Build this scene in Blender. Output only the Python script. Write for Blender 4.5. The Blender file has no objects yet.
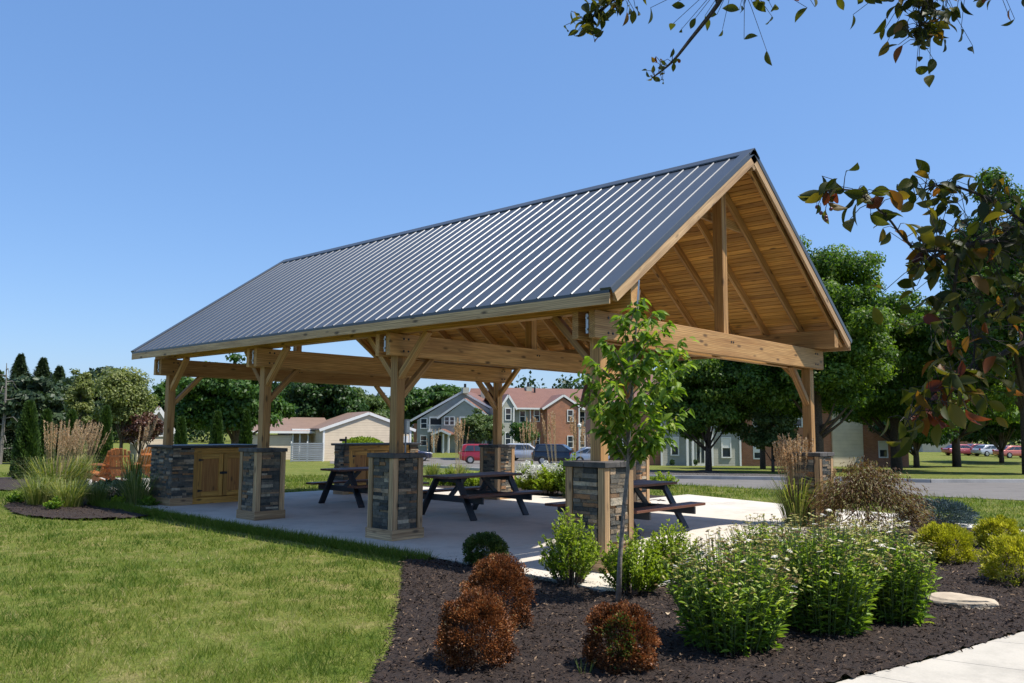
import bpy, bmesh, math, random
import numpy as np
from mathutils import Vector, Matrix
random.seed(7); RG = np.random.default_rng(7)
sc = bpy.context.scene
COL = sc.collection
PI = math.pi

# ------------------------------------------------------------------ camera (solved from the pavilion's own geometry)
CAM = np.array([-7.9532, -5.8639, 1.6]); YAW, PITCH, ROLL, FPX = -0.8305, 0.1041, 0.0063, 828.39
c_, s_ = math.cos(YAW), math.sin(YAW)
FW = np.array([-s_*math.cos(PITCH), c_*math.cos(PITCH), math.sin(PITCH)]); RT = np.array([c_, s_, 0.0]); UP = np.cross(RT, FW)
R2 = RT*math.cos(ROLL)+UP*math.sin(ROLL); U2 = -RT*math.sin(ROLL)+UP*math.cos(ROLL)
FH = np.array([-s_, c_, 0.0])
def ray(px, py): return FW+R2*(px-512)/FPX+U2*(341.5-py)/FPX
def dpt(px, py, D):
    d = ray(px, py); return CAM+d*(D/(d@FH))
def at(px, py, z=0.0):
    d = ray(px, py); return CAM+d*((z-CAM[2])/d[2])
def depth(p): return (np.asarray(p)-CAM)@FH
G0, SL0, SL1, SLOPE = -0.045, 22.0, 76.0, 0.0285
def gzD(D): return G0-SLOPE*(np.clip(D, SL0, SL1)-SL0)
def gz(x, y): return gzD((x-CAM[0])*FH[0]+(y-CAM[1])*FH[1])
def gp(px, D):
    p = dpt(px, 430, D); p[2] = gzD(D); return p
def gat(px, py):
    lo, hi = 3.0, 400.0
    for _ in range(50):
        m = (lo+hi)/2
        if dpt(px, py, m)[2] > gzD(m): lo = m
        else: hi = m
    p = dpt(px, py, lo); p[2] = gzD(lo); return p
def zpy(px, py, D): return dpt(px, py, D)[2]
FACE = math.atan2(-FH[1], -FH[0])            # direction back towards the photographer
ROT_FRONT = math.atan2(RT[1], RT[0])         # local x runs to the photo's right, local y away

# ------------------------------------------------------------------ object helpers
def props(o, label=None, cat=None, group=None, kind=None):
    if label: o['label'] = label
    if cat: o['category'] = cat
    if group: o['group'] = group
    if kind: o['kind'] = kind
    return o
def empty(name, loc=(0, 0, 0), rz=0.0, label=None, cat=None, group=None, sc_=1.0):
    o = bpy.data.objects.new(name, None); COL.objects.link(o); o.empty_display_size = .1
    o.location = tuple(float(v) for v in loc); o.rotation_euler = (0, 0, rz); o.scale = (sc_, sc_, sc_)
    return props(o, label, cat, group)
def kids(o): return [c for c in list(bpy.data.objects) if c.parent == o]
def copy_tree(o, parent=None):
    c = o.copy(); COL.objects.link(c); c.parent = parent
    for ch in kids(o): copy_tree(ch, c)
    return c

class MB:
    def __init__(s): s.v = []; s.f = []; s.g = []; s.r = []
    def add(s, vs, fs, g=None, r=None):
        b = len(s.v); off = [random.uniform(-40, 40) for _ in range(3)]
        rr = random.random() if r is None else r
        for i, v in enumerate(vs):
            s.v.append(tuple(float(a) for a in v))
            q = g[i] if g is not None else v
            s.g.append((q[0]+off[0], q[1]+off[1], q[2]+off[2])); s.r.append(rr)
        for f in fs: s.f.append(tuple(b+i for i in f))
    def box(s, lo, hi, r=None, M=None):
        x0, y0, z0 = lo; x1, y1, z1 = hi
        vs = [Vector((x, y, z)) for z in (z0, z1) for x, y in ((x0, y0), (x1, y0), (x1, y1), (x0, y1))]
        d = [abs(x1-x0), abs(y1-y0), abs(z1-z0)]; ax = d.index(max(d)); o = [i for i in range(3) if i != ax]
        g = [(v[ax], v[o[0]], v[o[1]]) for v in vs]
        if M is not None: vs = [M @ v for v in vs]
        s.add(vs, [(0, 3, 2, 1), (4, 5, 6, 7), (0, 1, 5, 4), (1, 2, 6, 5), (2, 3, 7, 6), (3, 0, 4, 7)], g, r)
        return s
    def beam(s, p0, p1, w, h, up=(0, 0, 1), r=None):
        p0 = Vector([float(a) for a in p0]); p1 = Vector([float(a) for a in p1]); x = (p1-p0); L = x.length; x.normalize()
        u = Vector(up); y = u.cross(x).normalized(); z = x.cross(y)
        M = Matrix(((x[0], y[0], z[0], p0[0]), (x[1], y[1], z[1], p0[1]), (x[2], y[2], z[2], p0[2]), (0, 0, 0, 1)))
        return s.box((0, -w/2, -h/2), (L, w/2, h/2), r, M)
    def tube(s, path, rad, n=8, r=None):
        P = [Vector([float(a) for a in p]) for p in path]
        if not hasattr(rad, '__len__'): rad = [rad]*len(P)
        vs = []; g = []; L = 0
        ref = None
        for i, p in enumerate(P):
            t = (P[min(i+1, len(P)-1)]-P[max(i-1, 0)])
            if t.length < 1e-9: t = Vector((0, 0, 1))
            t.normalize()
            if ref is None:
                ref = t.orthogonal().normalized()
            ref = (ref-t*ref.dot(t)); ref = ref.normalized() if ref.length > 1e-6 else t.orthogonal().normalized()
            b = t.cross(ref)
            if i: L += (P[i]-P[i-1]).length
            for k in range(n):
                a = 2*PI*k/n; vs.append(p+(ref*math.cos(a)+b*math.sin(a))*rad[i]); g.append((L, math.cos(a)*rad[i], math.sin(a)*rad[i]))
        fs = [(i*n+k, i*n+(k+1) % n, (i+1)*n+(k+1) % n, (i+1)*n+k) for i in range(len(P)-1) for k in range(n)]
        fs += [tuple(range(n))[::-1], tuple((len(P)-1)*n+k for k in range(n))]
        s.add(vs, fs, g, r); return s
    def cyl(s, p0, p1, r0, r1=None, n=16, r=None): return s.tube([p0, p1], [r0, r0 if r1 is None else r1], n, r)
    def prism(s, poly, y0, y1, plane='xz', r=None, hw=None):
        # poly in (a,b); extruded along the third axis
        n = len(poly)
        def P(a, b, c): return (a, c, b) if plane == 'xz' else ((c, a, b) if plane == 'yz' else (a, b, c))
        vs = [P(a, b, y0) for a, b in poly]+[P(a, b, y1) for a, b in poly]
        fs = [tuple(range(n)), tuple(range(2*n-1, n-1, -1))]+[(i, i+n, (i+1) % n+n, (i+1) % n) for i in range(n)]
        s.add(vs, fs, None, r); return s
    def build(s, name, mat, parent=None, bevel=0.0, smooth=False, loc=None):
        me = bpy.data.meshes.new(name); me.from_pydata(s.v, [], s.f)
        a = me.attributes.new('gco', 'FLOAT_VECTOR', 'POINT'); a.data.foreach_set('vector', np.array(s.g, dtype=np.float32).ravel())
        a = me.attributes.new('rnd', 'FLOAT', 'POINT'); a.data.foreach_set('value', np.array(s.r, dtype=np.float32))
        bm = bmesh.new(); bm.from_mesh(me); bmesh.ops.recalc_face_normals(bm, faces=bm.faces); bm.to_mesh(me); bm.free()
        if mat: me.materials.append(mat)
        if smooth:
            for p in me.polygons: p.use_smooth = True
        o = bpy.data.objects.new(name, me); COL.objects.link(o); o.parent = parent
        if loc is not None: o.location = tuple(float(v) for v in loc)
        if bevel:
            m = o.modifiers.new('bevel', 'BEVEL'); m.width = bevel; m.segments = 2; m.limit_method = 'ANGLE'
        return o

def npmesh(name, V, faces_per, nv_per, tmpl_faces, rnd, mat, parent=None, loc=None, smooth=False):
    """V (n*nv_per,3); tmpl_faces: faces inside one template"""
    n = len(V)//nv_per
    me = bpy.data.meshes.new(name)
    me.vertices.add(len(V)); me.vertices.foreach_set('co', V.astype(np.float32).ravel())
    flat = np.concatenate([np.array(f) for f in tmpl_faces]); lens = np.array([len(f) for f in tmpl_faces])
    loops = (np.arange(n)[:, None]*nv_per+flat[None, :]).ravel()
    tot = np.tile(lens, n); starts = np.concatenate([[0], np.cumsum(tot)[:-1]])
    me.loops.add(len(loops)); me.loops.foreach_set('vertex_index', loops.astype(np.int32))
    me.polygons.add(len(tot)); me.polygons.foreach_set('loop_start', starts.astype(np.int32))
    me.update(calc_edges=True)
    a = me.attributes.new('rnd', 'FLOAT', 'POINT'); a.data.foreach_set('value', np.repeat(rnd, nv_per).astype(np.float32))
    if mat: me.materials.append(mat)
    o = bpy.data.objects.new(name, me); COL.objects.link(o); o.parent = parent
    if loc is not None: o.location = tuple(float(v) for v in loc)
    return o

TM = {
    'kite': ([(0, 0, 0), (.45, -.5, .12), (1, 0, 0), (.45, .5, .12)], [(0, 1, 2, 3)]),
    'leaf': ([(0, 0, 0), (.3, -.42, .1), (.68, -.4, .1), (1, 0, -.06), (.68, .4, .1), (.3, .42, .1)], [(0, 3, 2, 1), (0, 5, 4, 3)]),
    'oval_old': ([(0, 0, 0), (.15, -.28, .07), (.4, -.5, .13), (.7, -.4, .08), (.9, -.17, -.02), (1.03, 0, -.1), (.9, .17, -.02), (.7, .4, .08), (.4, .5, .13), (.15, .28, .07), (.4, 0, .03), (.7, 0, -.01)],
             [(0, 10, 2, 1), (10, 11, 3, 2), (11, 5, 4, 3), (0, 9, 8, 10), (10, 8, 7, 11), (11, 7, 6, 5)]),
    'blade': ([(0, -.5, 0), (0, .5, 0), (.5, .36, .0), (.5, -.36, .0), (1, 0, -.12)], [(0, 1, 2, 3), (3, 2, 4)]),
    'tri': ([(0, -.5, 0), (0, .5, 0), (1, 0, 0)], [(0, 1, 2)]),
}
_t = [0, .12, .28, .45, .62, .78, .9, 1.02]; _w = [0, .23, .42, .5, .46, .33, .17, 0]; _z = [0, .02, .03, .025, .01, -.02, -.055, -.1]
_m = [(t, 0, z) for t, z in zip(_t, _z)]; _l = [(t, -w, z+w*.22) for t, w, z in zip(_t[1:-1], _w[1:-1], _z[1:-1])]; _r = [(t, w, z+w*.22) for t, w, z in zip(_t[1:-1], _w[1:-1], _z[1:-1])]
_f = [(0, 1, 8), (0, 14, 1)]+[(i, i+1, 8+i, 7+i) for i in range(1, 6)]+[(i, 13+i, 14+i, i+1) for i in range(1, 6)]+[(6, 7, 13), (6, 19, 7)]
TM['oval'] = (_m+_l+_r, _f)
def nrm(a): return a/np.maximum(np.linalg.norm(a, axis=-1, keepdims=True), 1e-9)
def rdir(n): return nrm(RG.normal(size=(n, 3)))
def leaves(name, P, A, N, L, W, mat, parent=None, rnd=None, shape='kite', loc=None):
    n = len(P); A = nrm(A); S = nrm(np.cross(A, N)); N2 = np.cross(S, A)
    L = np.broadcast_to(np.asarray(L, float), (n,)); W = np.broadcast_to(np.asarray(W, float), (n,))
    T, F = TM[shape]; T = np.array(T)
    V = P[:, None, :]+A[:, None, :]*(T[None, :, 0, None]*L[:, None, None])+S[:, None, :]*(T[None, :, 1, None]*W[:, None, None])+N2[:, None, :]*(T[None, :, 2, None]*L[:, None, None])
    if rnd is None: rnd = RG.random(n)
    return npmesh(name, V.reshape(-1, 3), len(F), len(T), F, rnd, mat, parent, loc)

# ------------------------------------------------------------------ materials
def newmat(name):
    m = bpy.data.materials.new(name); m.use_nodes = True; nt = m.node_tree
    return m, nt, nt.nodes, nt.links, nt.nodes['Principled BSDF']
def ramp(N, stops):
    r = N.new('ShaderNodeValToRGB'); e = r.color_ramp.elements
    while len(e) > 1: e.remove(e[-1])
    e[0].position = stops[0][0]; e[0].color = (*stops[0][1], 1)
    for p, c in stops[1:]:
        k = e.new(p); k.color = (*c, 1)
    return r
def attr(N, name):
    a = N.new('ShaderNodeAttribute'); a.attribute_name = name; return a
def noise(N, Lk, scale, detail=4, vec=None, rough=.55):
    n = N.new('ShaderNodeTexNoise'); n.inputs['Scale'].default_value = scale; n.inputs['Detail'].default_value = detail; n.inputs['Roughness'].default_value = rough
    if vec is not None: Lk.new(vec, n.inputs['Vector'])
    return n
def mapping(N, Lk, vec, scale):
    m = N.new('ShaderNodeMapping'); m.inputs['Scale'].default_value = scale; Lk.new(vec, m.inputs['Vector']); return m.outputs[0]
def mix(N, Lk, a, b, fac, mode='MIX'):
    m = N.new('ShaderNodeMix'); m.data_type = 'RGBA'; m.blend_type = mode
    for sock, val in ((m.inputs[0], fac), (m.inputs[6], a), (m.inputs[7], b)):
        if hasattr(val, 'links'): Lk.new(val, sock)
        elif isinstance(val, (int, float)): sock.default_value = val
        else: sock.default_value = (*val, 1)
    return m.outputs[2]
def bump(N, Lk, B, h, strength=.3, dist=.01):
    b = N.new('ShaderNodeBump'); b.inputs['Strength'].default_value = strength; b.inputs['Distance'].default_value = dist
    Lk.new(h, b.inputs['Height']); Lk.new(b.outputs[0], B.inputs['Normal']); return b

def wood(name, dark, light, rough=.65, knots=True):
    m, nt, N, L, B = newmat(name); g = attr(N, 'gco'); rn = attr(N, 'rnd')
    v1 = mapping(N, L, g.outputs['Vector'], (.55, 9, 9)); n1 = noise(N, L, 1.6, 5, v1)
    v2 = mapping(N, L, g.outputs['Vector'], (1.5, 60, 60)); n2 = noise(N, L, 1.5, 3, v2)
    w = N.new('ShaderNodeTexWave'); w.wave_type = 'RINGS'; w.rings_direction = 'X'; w.inputs['Scale'].default_value = 5; w.inputs['Distortion'].default_value = 5; w.inputs['Detail'].default_value = 2
    v3 = mapping(N, L, g.outputs['Vector'], (.25, 3, 3)); L.new(v3, w.inputs['Vector'])
    r1 = ramp(N, [(.3, dark), (.7, light)]); L.new(n1.outputs[0], r1.inputs[0])
    c = mix(N, L, r1.outputs[0], tuple(x*.62 for x in dark), w.outputs[0]); N[-1].inputs[0]
    mm = N.new('ShaderNodeMath'); mm.operation = 'MULTIPLY'; mm.inputs[1].default_value = .6; L.new(w.outputs[0], mm.inputs[0])
    c = mix(N, L, r1.outputs[0], tuple(x*.6 for x in dark), mm.outputs[0])
    r2 = ramp(N, [(.35, (.62, .58, .52)), (.62, (1.12, 1.11, 1.08))]); L.new(n2.outputs[0], r2.inputs[0])
    c = mix(N, L, c, r2.outputs[0], .7, 'MULTIPLY')
    rt = ramp(N, [(0, (.68, .63, .56)), (.4, (.95, .92, .88)), (1, (1.2, 1.16, 1.1))]); L.new(rn.outputs['Fac'], rt.inputs[0])
    c = mix(N, L, c, rt.outputs[0], 1.0, 'MULTIPLY')
    if knots:
        vo = N.new('ShaderNodeTexVoronoi'); vo.inputs['Scale'].default_value = 1.0
        L.new(mapping(N, L, g.outputs['Vector'], (2.3, 6.5, 6.5)), vo.inputs['Vector'])
        rk = ramp(N, [(.08, (1, 1, 1)), (.19, (0, 0, 0))]); L.new(vo.outputs['Distance'], rk.inputs[0])
        c = mix(N, L, c, tuple(x*.3 for x in dark), rk.outputs[0])
    L.new(c, B.inputs['Base Color']); B.inputs['Roughness'].default_value = rough
    bump(N, L, B, n2.outputs[0], .35, .004)
    return m

def plain(name, col, rough=.6, metal=0., nscale=8., var=.12, bstr=.0, spec=.5, coat=0.):
    m, nt, N, L, B = newmat(name); tc = N.new('ShaderNodeTexCoord')
    n = noise(N, L, nscale, 5, tc.outputs['Object'])
    r = ramp(N, [(.3, tuple(x*(1-var) for x in col)), (.7, tuple(min(1, x*(1+var)) for x in col))]); L.new(n.outputs[0], r.inputs[0])
    L.new(r.outputs[0], B.inputs['Base Color']); B.inputs['Roughness'].default_value = rough; B.inputs['Metallic'].default_value = metal
    B.inputs['Specular IOR Level'].default_value = spec; B.inputs['Coat Weight'].default_value = coat
    if bstr: bump(N, L, B, n.outputs[0], bstr, .01)
    return m

def leafmat(name, stops, trans=.35, rough=.5, spec=.35, tint=(1.25, 1.35, .5)):
    m, nt, N, L, B = newmat(name); rn = attr(N, 'rnd')
    r = ramp(N, stops); L.new(rn.outputs['Fac'], r.inputs[0])
    L.new(r.outputs[0], B.inputs['Base Color']); B.inputs['Roughness'].default_value = rough; B.inputs['Specular IOR Level'].default_value = spec
    if trans:
        t = N.new('ShaderNodeBsdfTranslucent'); c = mix(N, L, r.outputs[0], tint, 1.0, 'MULTIPLY'); L.new(c, t.inputs[0])
        ms = N.new('ShaderNodeMixShader'); ms.inputs[0].default_value = trans
        L.new(B.outputs[0], ms.inputs[1]); L.new(t.outputs[0], ms.inputs[2]); L.new(ms.outputs[0], N['Material Output'].inputs[0])
    return m

M = {}
M['beam'] = wood('pine_beam', (.42, .215, .07), (.70, .435, .18))
M['deck'] = wood('pine_deck', (.54, .26, .05), (.84, .49, .13))
M['board'] = wood('pine_board', (.40, .245, .125), (.68, .48, .27))
M['cab'] = wood('cabinet_pine', (.48, .24, .045), (.74, .43, .095))
M['cabpanel'] = wood('cabinet_panel', (.34, .14, .03), (.55, .28, .07))
M['table'] = wood('stained_plank', (.10, .036, .02), (.20, .075, .038), .5, False)
M['tableblack'] = plain('black_stain', (.012, .015, .02), .5, 0, 20, .25, .1)
M['chair'] = wood('orange_stain', (.42, .15, .045), (.62, .25, .08), .5, False)
M['bolt'] = plain('galvanised', (.42, .43, .44), .38, .8, 20, .1)
M['black'] = plain('black_iron', (.015, .015, .016), .45, .3, 20, .1)
M['cap'] = plain('slate_cap', (.075, .067, .06), .75, 0, 9, .45, .5)
M['top'] = plain('granite_top', (.03, .028, .027), .5, 0, 40, .5)
M['white'] = plain('white_trim', (.78, .77, .74), .5, 0, 3, .04)
M['glass'] = plain('window_glass', (.03, .04, .05), .06, 0, 2, .3, 0, .8)
M['greybox'] = plain('grey_enamel', (.30, .31, .32), .4, .3, 12, .06)
M['tyre'] = plain('rubber', (.015, .015, .015), .8)
M['rim'] = plain('alloy', (.5, .5, .52), .3, .8)
M['dark'] = plain('dark_opening', (.02, .02, .022), .8)

# ledger stone
m, nt, N, L, B = newmat('ledger_stone'); rn = attr(N, 'rnd'); g = attr(N, 'gco')
r = ramp(N, [(0, (.028, .032, .034)), (.2, (.075, .08, .078)), (.36, (.14, .135, .12)), (.48, (.045, .05, .052)), (.6, (.21, .17, .12)), (.7, (.09, .09, .085)), (.8, (.26, .14, .065)), (.9, (.33, .31, .26)), (1, (.15, .095, .055))])
L.new(rn.outputs['Fac'], r.inputs[0])
n = noise(N, L, 14, 6, g.outputs['Vector'], .7); r2 = ramp(N, [(.3, (.6, .57, .52)), (.5, (1.38, 1.26, 1.1)), (.75, (2.0, 1.72, 1.38))]); L.new(n.outputs[0], r2.inputs[0])
L.new(mix(N, L, r.outputs[0], r2.outputs[0], 1., 'MULTIPLY'), B.inputs['Base Color']); B.inputs['Roughness'].default_value = .7
n3 = noise(N, L, 45, 5, g.outputs['Vector'], .7); bump(N, L, B, n3.outputs[0], .9, .02); B.inputs['Specular IOR Level'].default_value = .25; M['stone'] = m

# roof metal
m, nt, N, L, B = newmat('charcoal_steel'); tc = N.new('ShaderNodeTexCoord')
n = noise(N, L, .6, 4, tc.outputs['Object']); r = ramp(N, [(.3, (.052, .061, .074)), (.7, (.066, .076, .091))]); L.new(n.outputs[0], r.inputs[0])
L.new(r.outputs[0], B.inputs['Base Color']); B.inputs['Roughness'].default_value = .40; B.inputs['Metallic'].default_value = .1
n = noise(N, L, 3.0, 2, mapping(N, L, tc.outputs['Object'], (.4, 1.5, .4))); bump(N, L, B, n.outputs[0], .12, .01); M['roof'] = m

# concrete
def concrete(name, col, speck=.5):
    m, nt, N, L, B = newmat(name); tc = N.new('ShaderNodeTexCoord')
    n = noise(N, L, .9, 8, tc.outputs['Object'], .72); n2 = noise(N, L, 60, 4, tc.outputs['Object'], .7)
    r = ramp(N, [(.32, tuple(x*.72 for x in col)), (.5, tuple(x*.97 for x in col)), (.7, tuple(x*1.07 for x in col))]); L.new(n.outputs[0], r.inputs[0])
    r2 = ramp(N, [(.3, (.86, .86, .85)), (.6, (1.03, 1.03, 1.03))]); L.new(n2.outputs[0], r2.inputs[0])
    L.new(mix(N, L, r.outputs[0], r2.outputs[0], speck, 'MULTIPLY'), B.inputs['Base Color']); B.inputs['Roughness'].default_value = .85
    bump(N, L, B, n2.outputs[0], .25, .004); return m
M['conc'] = concrete('broom_concrete', (.57, .515, .43))
M['walk'] = concrete('walk_concrete', (.47, .43, .36))
M['asphalt'] = concrete('asphalt', (.15, .135, .12), 1)
M['kerb'] = concrete('kerb_concrete', (.42, .40, .37))
M['rock'] = plain('limestone', (.42, .34, .24), .85, 0, 7, .25, .7)
M['palerock'] = plain('pale_limestone', (.60, .57, .50), .85, 0, 7, .2, .7)

# lawn ground
m, nt, N, L, B = newmat('lawn_ground'); tc = N.new('ShaderNodeTexCoord')
n = noise(N, L, .35, 5, tc.outputs['Object'], .6); n2 = noise(N, L, 3.2, 6, tc.outputs['Object'], .7); n3 = noise(N, L, 26, 4, tc.outputs['Object'], .7)
r = ramp(N, [(.36, (.10, .135, .024)), (.52, (.155, .17, .040)), (.66, (.24, .21, .085))]); L.new(n2.outputs[0], r.inputs[0])
r0 = ramp(N, [(.35, (.78, .9, .7)), (.65, (1.15, 1.08, 1.1))]); L.new(n.outputs[0], r0.inputs[0])
r3 = ramp(N, [(.35, (.6, .6, .55)), (.65, (1.2, 1.2, 1.2))]); L.new(n3.outputs[0], r3.inputs[0])
c = mix(N, L, r.outputs[0], r0.outputs[0], 1., 'MULTIPLY'); c = mix(N, L, c, r3.outputs[0], .8, 'MULTIPLY')
L.new(c, B.inputs['Base Color']); B.inputs['Roughness'].default_value = .95; B.inputs['Specular IOR Level'].default_value = .1
bump(N, L, B, n3.outputs[0], .8, .05); M['lawn'] = m
M['grass'] = leafmat('grass_blades', [(0, (.080, .135, .018)), (.42, (.155, .205, .030)), (.66, (.235, .255, .055)), (.84, (.32, .285, .11)), (1, (.42, .35, .19))], .38, .6, .2)

# mulch
m, nt, N, L, B = newmat('bark_mulch'); tc = N.new('ShaderNodeTexCoord')
n = noise(N, L, 22, 6, tc.outputs['Object'], .75); r = ramp(N, [(.3, (.012, .007, .005)), (.6, (.040, .023, .015)), (.8, (.08, .05, .032))]); L.new(n.outputs[0], r.inputs[0])
L.new(r.outputs[0], B.inputs['Base Color']); B.inputs['Roughness'].default_value = .95; bump(N, L, B, n.outputs[0], 1, .04); M['mulch'] = m
M['chips'] = leafmat('bark_chips', [(0, (.012, .007, .005)), (.5, (.034, .020, .013)), (.8, (.062, .038, .024)), (.95, (.12, .08, .05)), (1, (.30, .20, .12))], 0, .8, .3)

# walls
def siding(name, col, pitch=.13):
    m, nt, N, L, B = newmat(name); tc = N.new('ShaderNodeTexCoord'); sp = N.new('ShaderNodeSeparateXYZ'); L.new(tc.outputs['Object'], sp.inputs[0])
    a = N.new('ShaderNodeMath'); a.operation = 'DIVIDE'; a.inputs[1].default_value = pitch; L.new(sp.outputs[2], a.inputs[0])
    b = N.new('ShaderNodeMath'); b.operation = 'FRACT'; L.new(a.outputs[0], b.inputs[0])
    n = noise(N, L, 1.2, 4, tc.outputs['Object']); r = ramp(N, [(.3, tuple(x*.9 for x in col)), (.7, tuple(x*1.08 for x in col))]); L.new(n.outputs[0], r.inputs[0])
    L.new(r.outputs[0], B.inputs['Base Color']); B.inputs['Roughness'].default_value = .6
    inv = N.new('ShaderNodeMath'); inv.operation = 'SUBTRACT'; inv.inputs[0].default_value = 1; L.new(b.outputs[0], inv.inputs[1])
    bump(N, L, B, inv.outputs[0], 1., .025); return m
M['sidegrey'] = siding('grey_siding', (.35, .35, .29), .2)
M['sidecream'] = siding('cream_siding', (.62, .51, .37), .24)
M['sidetan'] = siding('tan_siding', (.68, .56, .38), .3)
def bricks(name, c1, c2):
    m, nt, N, L, B = newmat(name); tc = N.new('ShaderNodeTexCoord'); mp = N.new('ShaderNodeMapping'); L.new(tc.outputs['Object'], mp.inputs[0])
    sp = N.new('ShaderNodeSeparateXYZ'); L.new(mp.outputs[0], sp.inputs[0]); ad = N.new('ShaderNodeMath'); L.new(sp.outputs[0], ad.inputs[0]); L.new(sp.outputs[1], ad.inputs[1])
    cb = N.new('ShaderNodeCombineXYZ'); L.new(ad.outputs[0], cb.inputs[0]); L.new(sp.outputs[2], cb.inputs[1])
    b = N.new('ShaderNodeTexBrick'); b.inputs['Scale'].default_value = 1; b.inputs['Brick Width'].default_value = .22; b.inputs['Row Height'].default_value = .075; b.inputs['Mortar Size'].default_value = .008
    b.inputs['Color1'].default_value = (*c1, 1); b.inputs['Color2'].default_value = (*c2, 1); b.inputs['Mortar'].default_value = (.3, .26, .22, 1); L.new(cb.outputs[0], b.inputs['Vector'])
    n = noise(N, L, .8, 4, tc.outputs['Object']); r = ramp(N, [(.3, (.85, .85, .85)), (.7, (1.15, 1.1, 1.1))]); L.new(n.outputs[0], r.inputs[0])
    L.new(mix(N, L, b.outputs[0], r.outputs[0], 1., 'MULTIPLY'), B.inputs['Base Color']); B.inputs['Roughness'].default_value = .85; bump(N, L, B, b.outputs[1], -.5, .01); return m
M['brick'] = bricks('red_brick', (.36, .12, .05), (.46, .18, .08))
M['shingle'] = siding('red_shingle', (.18, .085, .056), .16)
M['shinglebrown'] = siding('brown_shingle', (.21, .135, .095), .16)
M['slat'] = siding('grey_slat', (.22, .24, .26), .3)
M['darkbark'] = plain('crabapple_bark', (.035, .026, .022), .9, 0, 20, .4, .6)
M['bark'] = plain('bark', (.09, .065, .05), .9, 0, 14, .5, .9)
M['barkgrey'] = plain('young_bark', (.20, .165, .13), .85, 0, 25, .4, .7)
M['barkdead'] = plain('weathered_branch', (.17, .15, .13), .9, 0, 14, .3, .6)

# foliage colours
G = lambda *a: a
M['maple'] = leafmat('maple_leaves', [(0, (.025, .06, .010)), (.5, (.055, .12, .020)), (.85, (.09, .17, .032)), (1, (.13, .21, .05))])
M['mapledark'] = leafmat('dark_maple_leaves', [(0, (.014, .040, .008)), (.5, (.032, .078, .014)), (.85, (.058, .12, .022)), (1, (.09, .16, .035))], .35)
M['maplelow'] = leafmat('lawn_maple_leaves', [(0, (.034, .074, .010)), (.5, (.090, .165, .020)), (.8, (.165, .245, .034)), (1, (.24, .30, .055))], .48)
M['lighttree'] = leafmat('light_leaves', [(0, (.05, .085, .022)), (.5, (.095, .145, .04)), (.85, (.15, .20, .06)), (1, (.20, .24, .09))])
M['birch'] = leafmat('birch_leaves', [(0, (.08, .11, .03)), (.5, (.18, .21, .06)), (.85, (.26, .28, .09)), (1, (.33, .33, .14))])
M['spruce'] = leafmat('spruce_needles', [(0, (.018, .036, .015)), (.6, (.046, .076, .030)), (1, (.085, .12, .055))], .18)
M['arb'] = leafmat('arborvitae', [(0, (.022, .05, .010)), (.6, (.055, .105, .020)), (1, (.10, .16, .035))], .2)
M['purple'] = leafmat('purple_leaves', [(0, (.05, .02, .015)), (.5, (.12, .05, .035)), (.8, (.12, .09, .04)), (1, (.17, .11, .06))], .3, tint=(1.2, 1., .6))
M['cherry'] = leafmat('cherry_leaves', [(0, (.06, .12, .012)), (.5, (.155, .25, .024)), (.85, (.27, .37, .045)), (1, (.38, .40, .07))], .45)
M['crab'] = leafmat('crabapple_leaves', [(0, (.022, .034, .007)), (.35, (.06, .075, .012)), (.6, (.13, .12, .018)), (.74, (.17, .085, .016)), (.88, (.16, .04, .012)), (1, (.08, .018, .012))], .5, tint=(1.3, 1.15, .45))
M['boxrust'] = leafmat('rusty_boxwood', [(0, (.045, .018, .007)), (.35, (.14, .050, .015)), (.7, (.29, .105, .03)), (.9, (.42, .19, .07)), (1, (.5, .36, .17))], .25, tint=(1.2, .9, .6))
M['boxgreen'] = leafmat('green_boxwood', [(0, (.03, .055, .012)), (.5, (.06, .10, .02)), (.9, (.11, .16, .035)), (1, (.2, .2, .06))], .3)
M['ninebark'] = leafmat('bright_shrub', [(0, (.11, .18, .012)), (.5, (.26, .34, .028)), (.85, (.38, .45, .055)), (1, (.48, .52, .12))], .4)
M['peren'] = leafmat('perennial_leaves', [(0, (.05, .115, .014)), (.5, (.16, .265, .026)), (.85, (.30, .40, .05)), (1, (.42, .47, .10))], .35)
M['head'] = leafmat('faded_flower_heads', [(0, (.09, .05, .025)), (.25, (.22, .15, .06)), (.55, (.40, .38, .10)), (.85, (.52, .50, .20)), (1, (.75, .72, .66))], .25, tint=(1.1, 1.05, .9))
M['petal'] = leafmat('white_petals', [(0, (.60, .60, .52)), (1, (.82, .82, .80))], .3, tint=(1, 1, .95))
M['yellow'] = leafmat('yellow_shrub', [(0, (.20, .21, .012)), (.5, (.44, .42, .032)), (.85, (.62, .56, .06)), (1, (.70, .64, .14))], .35)
M['blue'] = leafmat('blue_spruce', [(0, (.035, .06, .06)), (.6, (.085, .13, .14)), (1, (.16, .22, .24))], .1)
M['jmaple'] = leafmat('lace_maple', [(0, (.06, .030, .015)), (.4, (.15, .085, .038)), (.65, (.19, .17, .055)), (1, (.27, .29, .09))], .35, tint=(1.2, .9, .6))
M['reed'] = leafmat('reed_leaves', [(0, (.08, .12, .025)), (.5, (.17, .21, .05)), (.8, (.27, .28, .09)), (1, (.45, .40, .18))], .35)
M['plume'] = leafmat('tan_plumes', [(0, (.38, .24, .12)), (.5, (.62, .43, .25)), (1, (.78, .62, .42))], .35, tint=(1.1, 1., .8))
M['wood_far'] = leafmat('woodland', [(0, (.015, .035, .014)), (.6, (.035, .07, .025)), (1, (.07, .11, .04))], .2)
M['weed'] = leafmat('weeds', [(0, (.08, .13, .03)), (1, (.2, .24, .09))])

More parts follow.
